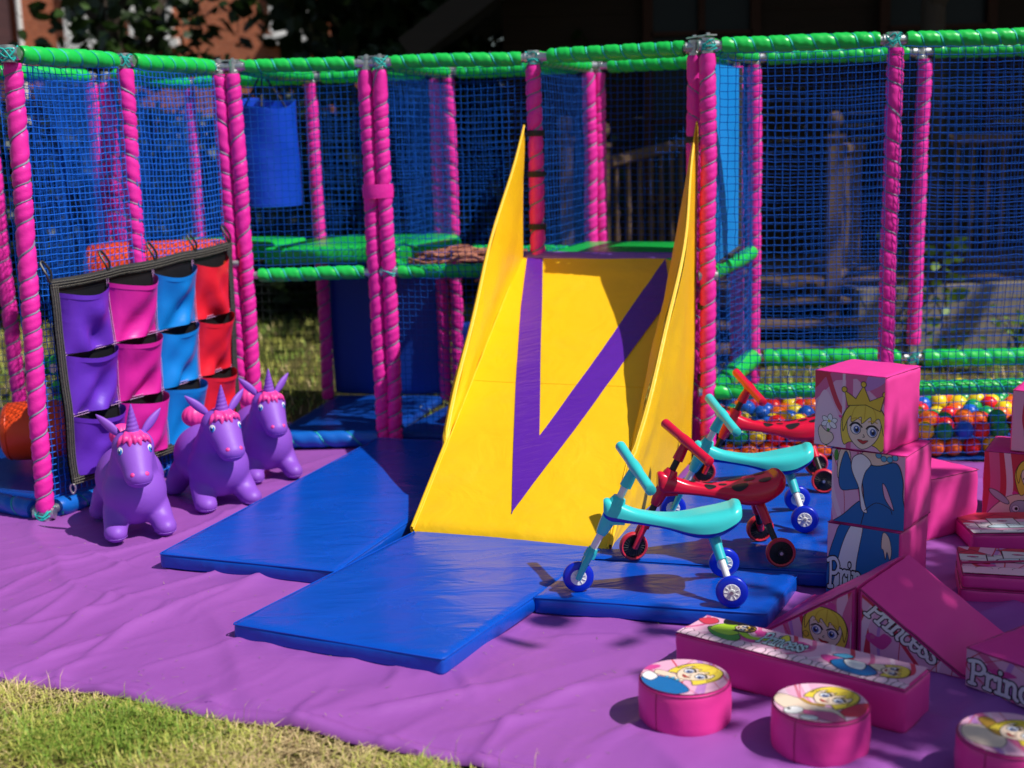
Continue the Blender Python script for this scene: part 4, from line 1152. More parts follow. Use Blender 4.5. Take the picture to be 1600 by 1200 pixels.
def girl(a, cx, cy, s, rot=0, flip=1, hair='hair', lw=.010, crown=False, sy=None, bob=True):
    a.at(cx, cy, s, sy, rot, flip)
    a.poly(hair, [(-1.0, -1.0), (-1.22, -.3), (-1.18, .45), (-.75, 1.1), (0, 1.32), (.75, 1.15), (1.22, .5), (1.25, -.3), (1.05, -1.0), (.6, -.8), (-.6, -.8)], line=lw)
    a.poly('skin', [(-.86, .5), (-.88, -.15), (-.66, -.66), (-.22, -1.02), (.12, -1.04), (.55, -.72), (.84, -.18), (.86, .5), (.4, .9), (-.4, .9)], line=lw)
    a.poly(hair, [(-1.1, -.35), (-1.14, .45), (-.75, 1.08), (0, 1.3), (.75, 1.14), (1.16, .5), (1.1, -.2), (.9, .35), (.72, .62), (.40, .30), (.30, .62), (-.12, .22), (-.2, .55), (-.66, .2), (-.74, .5), (-.92, .2)], line=lw)
    n0 = a.n
    for x in (-.42, .46):
        a.n = n0
        a.ell('white', (x, -.10), .27, .27, 0, lw); a.ell('eye', (x + .05, -.12), .17, .19); a.ell('black', (x + .06, -.13), .09, .11); a.ell('white', (x + .02, -.04), .05, .05)
        a.stroke('line', [(x - .33, -.02), (x - .2, .15), (x + .05, .22), (x + .25, .12), (x + .34, .02)], lw * 2.2)
        a.stroke('hair2', [(x - .26, .36), (x, .46), (x + .25, .38)], lw * 1.6)
    a.stroke('line', [(.0, -.30), (.08, -.42), (-.02, -.45)], lw)
    a.poly('lip', [(-.28, -.62), (-.06, -.60), (.02, -.63), (.10, -.60), (.30, -.58), (.08, -.78), (-.1, -.76)], line=lw * .6)
    for k in (-.55, 0, .5): a.stroke('hair2', [(k * .3, 1.25), (k, .95), (k * 1.25, .5)], lw)
    if crown:
        a.poly('gold', [(-.95, 1.0), (-1.2, 1.75), (-.55, 1.42), (-.2, 2.15), (.2, 1.42), (.95, 1.85), (.8, 1.0), (0, 1.2)], False, lw)
        for p in ((-1.2, 1.78), (-.2, 2.2), (.97, 1.88)): a.ell('gold', p, .14, .14, 0, lw)
    return a.reset()
def heart(a, cx, cy, s, rot=0, col='heart'):
    a.at(cx, cy, s, s, rot)
    a.poly(col, [(0, -1), (-.75, -.25), (-.95, .35), (-.5, .8), (0, .4), (.5, .8), (.95, .35), (.75, -.25)])
    a.poly('rose', [(-.6, .2), (-.5, .55), (-.25, .45), (-.35, .15)]); return a.reset()
def swirls(a, seed, n=6, cols=('rose', 'red', 'bg2', 'lilac')):
    rs = random.Random(seed)
    for k in range(n):
        x = rs.random(); x2 = x + rs.uniform(-.4, .4); w = rs.uniform(.02, .10)
        a.stroke(rs.choice(cols), [(x, -.1), ((x + x2) / 2 + rs.uniform(-.15, .15), .5), (x2, 1.1)], w, k=8)
    for k in range(4): 
        x = rs.random(); a.stroke('red', [(x, -.1), (x + rs.uniform(-.3, .3), .5), (x + rs.uniform(-.3, .3), 1.1)], .008, k=8)
    return a
GLYPH = {'P': [[(.0, 0), (.22, .02)], [(.10, 0), (.12, .5), (.10, 1.0)], [(-.05, .93), (.10, 1.0), (.38, 1.02), (.56, .80), (.42, .54), (.12, .50)]],
         'r': [[(.0, 0), (.22, 0)], [(.1, 0), (.1, .62)], [(.0, .62), (.1, .62)], [(.1, .42), (.22, .6), (.36, .62), (.40, .52)]],
         'i': [[(.0, 0), (.22, 0)], [(.11, 0), (.11, .62)], [(.0, .62), (.11, .62)], [(.11, .86), (.112, .90)]],
         'n': [[(.0, 0), (.2, 0)], [(.1, 0), (.1, .62)], [(.0, .62), (.1, .62)], [(.1, .42), (.24, .62), (.40, .52), (.42, .1), (.52, 0)]],
         'c': [[(.42, .50), (.32, .62), (.12, .56), (.04, .3), (.14, .05), (.32, .0), (.46, .14)]],
         'e': [[(.05, .32), (.42, .34), (.36, .58), (.20, .63), (.05, .45), (.05, .2), (.2, 0), (.36, .02), (.46, .14)]],
         's': [[(.38, .50), (.26, .63), (.10, .56), (.12, .40), (.32, .26), (.36, .10), (.22, 0), (.04, .06), (.02, .14)]]}
ADV = {'P': .62, 'r': .46, 'i': .30, 'n': .58, 'c': .52, 'e': .53, 's': .46}
def word(a, txt, x, y, s, rot=0, sx=1.0, col='white', lw=.13, edge=.05):
    base = a.n + 1
    for ps, (w, c) in enumerate(((lw + edge * 2, 'line'), (lw, col))):
        cx = 0
        for ci, ch in enumerate(txt):
            for j, gl in enumerate(GLYPH[ch]):
                L0 = base + ps * 12 + (ci % 2) * 6 + j * 2
                a.at(x + cx * s * sx * math.cos(rot), y + cx * s * sx * math.sin(rot), s * sx, s, rot)
                a.fix = L0
                # pen of even width on the block: thicken in glyph space
                a.stroke_g(c, gl, w, len(gl) > 2)
                a.fix = L0 + 1
                for p in (gl[0], gl[-1]): a.ell(c, p, w * .54, w * .54, n=10)
            cx += ADV[ch]
    a.fix = None; a.n = base + 24
    return a.reset()
def clouds(a, y, seed, col='white', amp=.06):
    rs = random.Random(seed); x = -.05; n0 = a.n; i = 0
    while x < 1.1:
        a.n = n0 + (i % 3) * 2; i += 1; r = rs.uniform(.05, .085); a.ell(col, (x, y + rs.uniform(-.02, .02)), r, r * .9 + amp * .2, 0, .004, 16); x += r * 1.25
    a.n = n0 + 6
    return a.poly(col, [(-.1, -.1), (1.1, -.1), (1.1, y), (-.1, y)], False)

def put(a, parent, name, org, ux, uy, win=UNIT, off=.0035, bgcol='bg', step=.00004):
    """lay the picture on a face: org = lower left corner, ux/uy = edges (parent space)"""
    org, ux, uy = Vector(org), Vector(ux), Vector(uy); nrm = ux.cross(uy).normalized()
    used, mb = [], MB()
    items = [(0, bgcol, list(win) if win is not UNIT else [(.006, .006), (.994, .006), (.994, .994), (.006, .994)])] + a.items
    for k, col, pts in items:
        q = clip(pts, win)
        ar = sum(q[i - 1][0] * q[i][1] - q[i][0] * q[i - 1][1] for i in range(len(q))) if len(q) > 2 else 0
        if len(q) < 3 or abs(ar) < 1e-7: continue
        if ar < 0: q = q[::-1]
        if col not in used: used.append(col)
        h = off + k * step
        mb.add([org + ux * u + uy * v + nrm * h for u, v in q], [tuple(range(len(q)))], used.index(col))
    return mb.build(name, [print_mat(c) for c in used], parent, smooth=False, flip=False)

# ------------------------------------------------------------------ foam blocks
FOAM_GROUP = 'pink printed foam play blocks'
def block(name, sx, sy, sz, loc, rz, label, cat='foam block', r=.013, seed=0):
    e = empty(name, loc, rz)
    b = soft_box(sx, sy, sz, r=r, puff=.003, n=20, crinkle=.0034, seed=seed); b.build('cover', M['foam'], e, merge=.0004, angle=60)
    s = MB()
    for zz in (.004, sz - .004):
        q = [(sx / 2 - .002, sy / 2 - .002), (-sx / 2 + .002, sy / 2 - .002), (-sx / 2 + .002, -sy / 2 + .002), (sx / 2 - .002, -sy / 2 + .002)]
        pts = []
        for i in range(4):
            a, c = q[i], q[(i + 1) % 4]
            for t in range(24):
                f = t / 24; j = .0012 * noise.noise(Vector((f * 30, i * 9, seed + zz * 40)))
                pts.append((a[0] * (1 - f) + c[0] * f + j, a[1] * (1 - f) + c[1] * f + j, zz + j))
        s.tube(pts + [pts[0]], .0018, 4, caps=False)
        s.build('seam', M['foam_dark'], e); s = MB()
    tag(e, label, cat, FOAM_GROUP)
    return e
Q = .257
def quad_front(e, sx, sy, sz, a, **k):
    return put(a, e, 'printed_picture', (-sx / 2 + .004, -sy / 2, .004), (sx - .008, 0, 0), (0, 0, sz - .008), **k)

# the stack: a princess printed over three cubes
fl, fr = at(1290, 928, .015), at(1391, 948, .015)
sd = (fr - fl).normalized(); srz = math.atan2(sd.y, sd.x); sb = Vector((-sd.y, sd.x, 0))
cen = fl + sd * Q * .5 + sb * Q * .5
def stack(i, dx, dy, drz, label):
    p = cen + sd * dx + sb * dy
    return block('foam_cube', Q, Q, Q, (p.x, p.y, .018 + i * (Q + .0015)), srz + drz, label, seed=i + 3)
c1 = stack(0, 0, 0, 0, 'pink foam cube with blue skirt print, lowest of the stack of three')
a = Art(); swirls(a, 3, 4)
a.poly('blue', [(.05, -.05), (.0, .35), (.10, .80), (.28, 1.05), (1.05, 1.05), (1.05, -.05)], line=.010)
a.poly('white', [(.10, -.05), (.12, .30), (.22, .75), (.36, 1.05), (.50, 1.05), (.42, .5), (.38, -.05)], line=.010)
a.poly('skin', [(.78, .98), (.86, .93), (.90, .75), (.88, .62), (.84, .72), (.82, .62), (.79, .74), (.76, .78)], line=.008)
word(a, 'Princess', .03, .10, .40, 0, .62)
quad_front(c1, Q, Q, Q, a)
c2 = stack(1, .008, .004, R(1.5), 'pink foam cube with blue dress print, in the middle of the stack of three')
a = Art(); swirls(a, 4, 5)
a.poly('blue', [(-.05, -.1), (.18, .12), (.42, .34), (.52, .2), (.40, -.1)], line=.010)
a.poly('skin', [(.08, .62), (.10, .96), (.20, 1.05), (.26, .9), (.18, .66)], line=.008)
a.poly('blue', [(.13, .46), (.10, .68), (.18, .98), (.25, .88), (.30, .68), (.40, .52), (.28, .47)], line=.010)
a.poly('skin', [(.36, .90), (.50, 1.05), (.76, 1.05), (.82, .92), (.66, .82), (.50, .86)], line=.008)
a.poly('blue', [(.42, .90), (.54, .84), (.66, .84), (.88, .90), (.97, .68), (.98, .42), (1.05, -.1), (.46, -.1), (.46, .20), (.44, .5), (.40, .7)], line=.012)
a.poly('bg', [(.70, .60), (.76, .54), (.86, .26), (.74, .40)], line=.010)
a.poly('white', [(.30, .92), (.42, .97), (.54, .86), (.46, .72), (.42, .52), (.46, .32), (.50, .18), (.42, .22), (.38, .5), (.30, .68), (.27, .8)], line=.010)
a.stroke('line', [(.46, .2), (.62, .33), (.80, .28), (.84, .2)], .010)
for x, y in ((.64, .98), (.71, .94), (.79, .94), (.86, .97)): a.ell('necklace', (x, y), .040, .040, 0, .007)
a.ell('green', (.06, .92), .03, .08)
quad_front(c2, Q, Q, Q, a)
c3 = stack(2, -.042, -.012, R(-4.5), 'pink foam cube with crowned princess face print, on top of the stack of three')
a = Art()
a.poly('rose', [(-.05, .55), (.0, 1.05), (1.05, 1.05), (1.05, .6), (.6, .95), (.3, .9)], False)
a.poly('red', [(-.05, .72), (-.05, 1.05), (.30, 1.05), (.14, .92), (.04, .8)], False)
a.stroke('red', [(.18, .98), (.36, .55), (.62, .30)], .07, k=8); a.stroke('rose', [(.5, 1.05), (.50, .5), (.48, -.05)], .10, k=8); a.stroke('bg2', [(.42, 1.05), (.42, .5), (.40, -.05)], .04, k=8)
a.poly('bg2', [(.02, -.05), (.03, .5), (.14, .76), (.28, .58), (.40, .28), (.44, -.05)]); a.poly('lilac', [(.80, 1.05), (.72, .8), (.95, .9), (1.05, 1.05)])
girl(a, .715, .300, .265, R(-4), 1, crown=True, lw=.009)
for k in range(6):
    an = k * PI / 3 + .4; a.ell('white', (.22 + .065 * math.cos(an), .325 + .055 * math.sin(an)), .06, .036, an, .006)
a.ell('yellow', (.22, .34), .025, .02); a.stroke('green', [(.21, .24), (.19, .12), (.17, -.05)], .035)
a.poly('skin', [(.06, .20), (.09, .27), (.13, .24), (.18, .20), (.26, .18), (.28, .10), (.2, .02), (.12, .03), (.08, .10)], line=.007)
quad_front(c3, Q, Q, Q, a)

# cube behind the stack
p0, p1 = at(1446, 848, .015), at(1533, 826, .015); dv = (p1 - p0).normalized(); nb = Vector((-dv.y, dv.x, 0))
p = p0 + dv * .145 + nb * .13
e = block('foam_cube', .29, .26, .245, (p.x, p.y, .018), math.atan2(dv.y, dv.x), 'plain pink foam cube on the sheet just behind the stack of three', seed=9)
a = Art(); swirls(a, 8, 5); put(a, e, 'printed_picture', (-.145, .126, .004), (0, -.252, 0), (0, 0, .237))
# right pair
p0 = at(1533, 812, .015); ang = R(-29); dv = Vector((math.cos(ang), math.sin(ang), 0)); nb = Vector((-dv.y, dv.x, 0)); B_ = .285
p = p0 + dv * B_ / 2 + nb * B_ / 2
e = block('foam_cube', B_, B_, B_, (p.x, p.y, .018), ang, 'pink foam cube printed with a girl holding a grey toy rabbit, at the right edge', seed=12)
a = Art(); a.poly('red', [(-.1, -.1), (1.1, -.1), (1.1, 1.1), (-.1, 1.1)], False); a.stroke('bg2', [(.30, 1.05), (.36, .5), (.30, -.1)], .09, k=8); a.stroke('rose', [(.12, 1.05), (.16, .5), (.1, -.1)], .14, k=8)
a.poly('skin', [(.10, .0), (.25, .30), (.50, .42), (.9, .40), (1.05, .0)], line=.008); a.poly('rose', [(.45, .1), (.55, .33), (.9, .30), (1.05, -.1), (.4, -.1)], line=.008)
girl(a, .72, .66, .23, R(8), -1, lw=.008); a.stroke('tan', [(.62, .42), (.75, .34), (.9, .40)], .03)
a.ell('grey', (.52, .20), .15, .13, 0, .008); a.ell('grey', (.22, .36), .05, .17, R(55), .008); a.ell('grey', (.36, .06), .05, .13, R(-60), .008); a.ell('white', (.45, .2), .05, .05, 0, .006); a.ell('black', (.46, .2), .022, .025); a.ell('black', (.6, .17), .02, .02)
quad_front(e, B_, B_, B_, a)
q = p + dv * .085 + nb * -.012
e = block('foam_cube', .25, .25, .25, (q.x, q.y, .018 + B_ + .002), ang - .06, 'pink foam cube with upside-down blond girl print, upper one at the right edge', seed=14)
a = Art(); swirls(a, 12, 4); a.poly('blue', [(.22, 1.05), (.34, .5), (.5, .42), (.8, .45), (1.05, .6), (1.05, 1.05)], line=.010); girl(a, .46, .26, .2, PI + .25, 1, lw=.009)
quad_front(e, .25, .25, .25, a)
# flat castle blocks
def castle(a, x, y, s):
    a.at(x, y, s)
    a.poly('stone', [(-1, -.55), (-1, .15), (-.55, .15), (-.55, .35), (.55, .35), (.55, .15), (1, .15), (1, -.55)], False, .008)
    for px, w, h, b0 in ((-1.0, .30, .85, -.55), (.0, .34, 1.15, -.2), (1.0, .30, .85, -.55)):
        a.poly('stone', [(px - w, b0), (px - w, b0 + h), (px + w, b0 + h), (px + w, b0)], False, .008)
        a.poly('red', [(px - w * 1.35, b0 + h), (px, b0 + h + .62), (px + w * 1.35, b0 + h)], False, .008)
        a.ell('rose', (px, b0 + h * .62), .12, .09, 0, .006); a.ell('deep', (px, b0 + h * .62), .05, .04)
    rs = random.Random(4)
    for k in range(16): 
        bx, by = rs.uniform(-1.2, 1.1), -.4 + k * .05; a.poly('grey', [(bx, by), (bx + .1, by), (bx + .1, by + .05), (bx, by + .05)], False)
    a.poly('silver', [(-.42, -.55), (-.42, -.2), (0, -.02), (.42, -.2), (.42, -.55)], True, .010); a.stroke('line', [(0, -.55), (0, -.05)], .008, smooth=False); a.stroke('line', [(-.42, -.3), (.42, -.3)], .008, smooth=False)
    return a.reset()
p0, p1 = at(1519, 862, .018), at(1600, 866, .018); ang = R(-3); dv = Vector((math.cos(ang), math.sin(ang), 0)); nb = Vector((-dv.y, dv.x, 0))
p = p0 + dv * .26 + nb * .14
e = block('foam_slab', .52, .28, .065, (p.x, p.y, .018), ang, 'thin pink foam slab with castle print lying behind the thicker castle block', seed=21)
a = Art(); a.poly('red', [(-.1, .62), (1.1, .72), (1.1, 1.1), (-.1, 1.1)], False); castle(a, .30, .42, .30); castle(a, .85, .42, .26); clouds(a, .05, 5)
put(a, e, 'printed_picture', (-.257, -.137, .065), (.514, 0, 0), (0, .274, 0))
p0 = at(1499, 943, .018); ang = R(-16); dv = Vector((math.cos(ang), math.sin(ang), 0)); nb = Vector((-dv.y, dv.x, 0)); p = p0 + dv * .27 + nb * .15
for k, (zz, th) in enumerate(((.018, .052), (.071, .05))):
    e = block('foam_slab', .54, .30, th, (p.x + .004 * k, p.y, zz), ang + .01 * k, ('plain pink foam slab lying flat under the castle-printed slab' if k == 0 else 'pink foam slab printed with a castle and clouds, on top of a plain slab'), seed=22 + k)
    if k: 
        a = Art(); swirls(a, 31, 5); castle(a, .36, .62, .28); clouds(a, .18, 6, 'bg2'); a.poly('foam' if False else 'deep', [(-.02, .30), (-.02, .38), (1.02, .86), (1.02, .78)], False)
        heart(a, .15, .3, .06); put(a, e, 'printed_picture', (-.267, -.147, th), (.534, 0, 0), (0, .294, 0))
# two wedges back to back
def wedge(ln, wd, ht, loc, rz, label, art, seed, sgn):
    """right triangle: tall edge at x = 0, foot at x = sgn * ln, depth wd along +y"""
    e = empty('foam_wedge', loc, rz); mb = MB(); nz = lambda p: Vector(p) + Vector([.0018 * noise.noise(Vector((p[0] * 20 + seed, p[1] * 20, p[2] * 20 + k))) for k in (0, 3, 6)])
    x1 = sgn * ln
    sl = lambda u, v: nz((x1 * u, wd * v, max(.012, ht * (1 - u)) + .006 * math.sin(PI * u) * math.sin(PI * v)))
    mb.grid(sl, 24, 16)
    for yy in (0, wd): mb.grid(lambda u, v: nz((x1 * u, yy, max(.012, ht * (1 - u)) * v)), 24, 8)
    mb.grid(lambda u, v: nz((0, wd * u, ht * v)), 16, 8); mb.grid(lambda u, v: nz((x1, wd * u, .012 * v)), 16, 1)
    mb.build('cover', M['foam'], e, merge=.0006, angle=35)
    s = MB(); s.tube([nz((x1 * k / 20, 0, max(.012, ht * (1 - k / 20)))) for k in range(21)], .003, 5); s.build('seam', M['foam_dark'], e); s = MB().tube([nz((0, 0, .003 + (ht - .003) * k / 8)) for k in range(9)], .003, 5); s.build('seam', M['foam_dark'], e)
    win = [(0, 0), (1, 0), (0, 1)] if sgn > 0 else [(0, 0), (1, 0), (1, 1)]
    m = .03
    win = [(m, m), (1 - 2.2 * m, m), (m, 1 - 2.2 * m)] if sgn > 0 else [(2.2 * m, m), (1 - m, m), (1 - m, 1 - 2.2 * m)]
    org = (0, 0, 0) if sgn > 0 else (-ln, 0, 0)
    put(art, e, 'printed_picture', org, (ln, 0, 0), (0, 0, ht), win=win, off=.0045, bgcol='bg')
    tag(e, label, 'foam block', FOAM_GROUP); return e
w0, w1, w2 = at(1190, 990, .018), at(1338, 1023, .018), at(1508, 1064, .018)
wr = math.atan2((w2 - w0).y, (w2 - w0).x)
a = Art(); swirls(a, 41, 7); heart(a, .72, .62, .10, .3); girl(a, .70, .27, .19, R(-6), -1, lw=.007, sy=.26); a.ell('gold', (.50, .16), .03, .045, 0, .006)
wedge((w1 - w0).length, .385, .212, (w1.x - .006 * math.cos(wr), w1.y - .006 * math.sin(wr), .018), wr, 'pink foam wedge with a blond girl face on its side, left half of the ridge', a, 51, -1)
a = Art(); swirls(a, 42, 6); a.stroke('red', [(.0, .95), (.25, .7), (.5, .45)], .05); heart(a, .20, .30, .13, .2); word(a, 'Princess', .06, .66, .30, math.atan2(-.66, .80), .70, lw=.14)
wedge((w2 - w1).length, .385, .210, (w1.x + .006 * math.cos(wr), w1.y + .006 * math.sin(wr), .018), wr, 'pink foam wedge with big Princess lettering down its sloping side', a, 52, 1)
# box at the right edge
p0 = at(1507, 1071, .018); p1 = at(1600, 1106, .018); dv = (p1 - p0).normalized(); ang = math.atan2(dv.y, dv.x); nb = Vector((-dv.y, dv.x, 0)); p = p0 + dv * .27 + nb * .15
e = block('foam_slab', .54, .30, .118, (p.x, p.y, .018), ang, 'pink foam block with Princess lettering on its side, cut by the right edge', seed=31)
a = Art(); swirls(a, 61, 6); heart(a, .20, .66, .11); word(a, 'Princess', .03, .12, .62, R(-2), .24, lw=.15); put(a, e, 'printed_picture', (-.268, -.15, .004), (.536, 0, 0), (0, 0, .11))
# long bar
b0, b1, b2 = at(1054, 989, .143), at(1415, 1080, .143), at(1480, 1051, .143)
dv = (b1 - b0); ln = dv.length; dv.normalize(); nb = Vector((-dv.y, dv.x, 0)); wd = (b2 - b1).dot(nb); p = b0 + dv * ln / 2 + nb * wd / 2
e = block('foam_bar', ln, wd, .125, (p.x, p.y, .018), math.atan2(dv.y, dv.x), 'long pink foam bar with Princess lettering and two girls printed on its top', seed=41)
asp = ln / wd; a = Art()
for k in range(12): 
    x = k / 12; a.stroke(('rose', 'bg2', 'red')[k % 3], [(x, 1.1), (x + .05, .6), (x - .02, .2)], .02, k=6)
for k in range(30): a.n = 14 + (k % 3) * 2; a.ell('bg2', (k / 29, .08 + .05 * math.sin(k * 1.7)), .025, .16, 0, .004, 14)
for x, y, s_ in ((.315, .75, .045), (.28, .42, .04), (.66, .42, .05), (.50, .70, .04)): a.ell('heart', (x, y), s_, s_ * 3, .2)
a.n = 30
# girl with black hair in a green dress, lying
a.poly('green', [(.08, .55), (.14, .25), (.24, .18), (.25, .40), (.17, .65)], line=.005); a.poly('lime', [(.10, .72), (.10, .45), (.20, .38), (.23, .70), (.16, .88)], line=.005); a.poly('red', [(.0, .75), (.05, .95), (.09, .8), (.06, .6)], line=.004); a.poly('red', [(.24, .55), (.27, .42), (.30, .56)], line=.004)
a.poly('skin', [(.21, .62), (.30, .48), (.40, .60), (.395, .68), (.30, .58), (.22, .76)], line=.005); a.poly('lime', [(.21, .60), (.29, .42), (.40, .62), (.39, .70), (.29, .54), (.22, .74)], line=.005)
a.poly('yellow', [(.385, .75), (.40, .95), (.43, .80), (.44, .62), (.41, .66)], line=.005)
girl(a, .215, .80, .038, R(-80), 1, hair='black', lw=.005, sy=.155); a.poly('black', [(.10, 1.02), (.12, .80), (.17, .86), (.20, 1.05)])
word(a, 'Princess', .325, .40, .45, 0, .115, col='silver', lw=.15)
a.poly('blue', [(.66, .35), (.72, .12), (.82, .08), (.86, .30), (.78, .55), (.70, .55)], line=.005); a.poly('white', [(.70, .52), (.74, .30), (.80, .30), (.78, .56)], line=.005); a.poly('necklace', [(.64, .60), (.68, .75), (.72, .70), (.70, .58)], line=.005); a.poly('skin', [(.80, .55), (.86, .40), (.90, .45), (.86, .68)], line=.005)
girl(a, .905, .52, .045, R(-75), 1, lw=.005, sy=.21)
put(a, e, 'printed_picture', (-ln / 2 + .004, -wd / 2 + .004, .125), (ln - .008, 0, 0), (0, wd - .008, 0), step=.00002)

# round seats
def drum(px, py, label, art, rz=0.0, seed=0):
    p = at(px, py, .018); e = empty('foam_drum', (p.x, p.y, .018), rz); r, h = .123, .122
    def side(u, v):
        a_ = 2 * PI * u; prof = [(r - .012, 0), (r - .003, .004), (r, .014), (r + .002, h * .5), (r, h - .014), (r - .003, h - .004), (r - .012, h)]
        k = v * 6; i = min(int(k), 5); f = k - i; rr = prof[i][0] * (1 - f) + prof[i + 1][0] * f; z = prof[i][1] * (1 - f) + prof[i + 1][1] * f
        w = 1 + .009 * noise.noise(Vector((math.cos(a_) * 3, math.sin(a_) * 3, z * 16 + seed))) + .004 * noise.noise(Vector((math.cos(a_) * 8, math.sin(a_) * 8, z * 40 + seed)))
        return Vector((rr * w * math.cos(a_), rr * w * math.sin(a_), z))
    b = MB().grid(side, 56, 18, closed=True)
    b.grid(lambda u, v: Vector((side(u, 1).x * (1 - v), side(u, 1).y * (1 - v), h + .002 * v)), 56, 6, closed=True); b.build('cover', M['foam'], e, angle=70)
    s = MB()
    for z, rr in ((h - .004, r - .002),): s.tube([(rr * math.cos(k * PI / 30), rr * math.sin(k * PI / 30), z) for k in range(61)], .0022, 5, caps=False)
    s.build('seam', M['foam_dark'], e); s = MB()
    s.tube([(side(.62, k / 12).x * 1.006, side(.62, k / 12).y * 1.006, side(.62, k / 12).z) for k in range(13)], .0016, 4)
    s.build('seam', M['foam_dark'], e)
    put(art, e, 'printed_picture', (-r + .005, -r + .005, h), (2 * r - .01, 0, 0), (0, 2 * r - .01, 0), win=DISC, off=.0035)
    tag(e, label, 'foam seat', FOAM_GROUP); return e
a = Art(); swirls(a, 71, 5); a.poly('blue', [(.02, .55), (.0, .25), (.25, .04), (.48, .10), (.40, .38), (.20, .55)], line=.010); a.poly('white', [(.02, .58), (.10, .44), (.2, .54), (.12, .70)], line=.008)
a.poly('skin', [(.18, .62), (.34, .48), (.44, .36), (.48, .46), (.34, .64), (.22, .72)], line=.008); a.ell('heart', (.16, .80), .12, .06, .3); girl(a, .64, .56, .225, R(-62), 1, lw=.010)
for x, y in ((.30, .50), (.36, .46), (.40, .40)): a.ell('necklace', (x, y), .025, .025, 0, .005)
drum(1070, 1125, 'round pink foam seat with a reclining blond girl in blue, in full sun', a, R(2), 1)
a = Art(); swirls(a, 72, 4, ('red', 'bg2', 'rose')); a.poly('red', [(.6, .15), (.75, .35), (1.0, .40), (1.0, .1)], line=.008); a.poly('skin', [(.02, .60), (.12, .35), (.35, .12), (.62, .05), (.60, .30), (.45, .40), (.30, .62), (.12, .78)], line=.010); a.poly('rose', [(.18, .35), (.42, .05), (.62, .0), (.56, .22), (.38, .30)], line=.008)
girl(a, .66, .60, .215, R(-58), 1, lw=.010); a.stroke('tan', [(.32, .62), (.38, .48), (.52, .40)], .05); a.ell('white', (.16, .34), .11, .09, .3, .008); a.ell('white', (.27, .14), .10, .06, -.4, .008); a.ell('black', (.12, .38), .022, .025)
drum(1281, 1169, 'round pink foam seat with a blond girl and white pet print, half shaded', a, R(3), 2)
a = Art(); swirls(a, 73, 5); a.poly('skin', [(.02, .5), (.10, .3), (.3, .2), (.42, .42), (.3, .7), (.1, .72)], line=.008); a.poly('tan', [(.3, .85), (.34, .5), (.46, .46), (.44, .85)], line=.008); girl(a, .62, .52, .22, R(-66), 1, lw=.010)
drum(1575, 1222, 'round pink foam seat in the bottom right corner, in deep shade', a, R(0), 3)
# ------------------------------------------------------------------ beyond the frame: summerhouse, deck, planter, house, trees
def brick_mat(name, c1, c2, mortar, scale=6.5):
    m, nt, b = new_mat(name); N, L = nt.nodes, nt.links
    tc = N.new('ShaderNodeTexCoord'); mp = N.new('ShaderNodeMapping'); mp.inputs['Rotation'].default_value = (R(90), 0, 0); L.new(tc.outputs['Object'], mp.inputs[0])
    br = N.new('ShaderNodeTexBrick'); br.inputs['Scale'].default_value = scale; br.inputs['Color1'].default_value = (*c1, 1); br.inputs['Color2'].default_value = (*c2, 1); br.inputs['Mortar'].default_value = (*mortar, 1); br.inputs['Mortar Size'].default_value = .012
    L.new(mp.outputs[0], br.inputs['Vector']); L.new(br.outputs['Color'], b.inputs['Base Color']); b.inputs['Roughness'].default_value = .9
    return m
def wood_mat(name, c1, c2, rough=.8, sc_=(2, 2, 30)):
    m, nt, b = new_mat(name); N, L = nt.nodes, nt.links
    tc = N.new('ShaderNodeTexCoord'); mp = N.new('ShaderNodeMapping'); mp.inputs['Scale'].default_value = sc_; L.new(tc.outputs['Object'], mp.inputs[0])
    n = N.new('ShaderNodeTexNoise'); n.inputs['Scale'].default_value = 1.5; n.inputs['Detail'].default_value = 6; L.new(mp.outputs[0], n.inputs['Vector'])
    mx = N.new('ShaderNodeMix'); mx.data_type = 'RGBA'; mx.inputs[6].default_value = (*c1, 1); mx.inputs[7].default_value = (*c2, 1); L.new(n.outputs['Fac'], mx.inputs['Factor'])
    L.new(mx.outputs[2], b.inputs['Base Color']); b.inputs['Roughness'].default_value = rough; b.inputs['Specular IOR Level'].default_value = .2
    return m
M['timber'] = wood_mat('dark_stained_timber', (.016, .010, .007), (.030, .017, .011))
M['timber_w'] = wood_mat('weathered_deck_timber', (.085, .052, .034), (.17, .11, .072))
M['sleeper'] = wood_mat('grey_sleeper_timber', (.14, .12, .10), (.28, .24, .19), sc_=(1, 6, 20))
M['brick'] = brick_mat('red_brick', lin('c87048', .95), lin('a85838', .95), lin('c0a898', .8))
M['brick_dark'] = brick_mat('dark_brick', lin('5a3438', .7), lin('4a2a30', .7), lin('6a585a', .5))
M['roof'] = plain('roof_felt', (.018, .016, .015), .9, var=.2, bump=.3)
M['glass'] = plain('window_glass', (.012, .016, .018), .35, spec=.15)
M['wframe'] = plain('white_window_frame', (.75, .75, .74), .5)
M['gravel'] = plain('pale_gravel', (.30, .25, .18), .95, var=.5, scale=60, bump=.5)

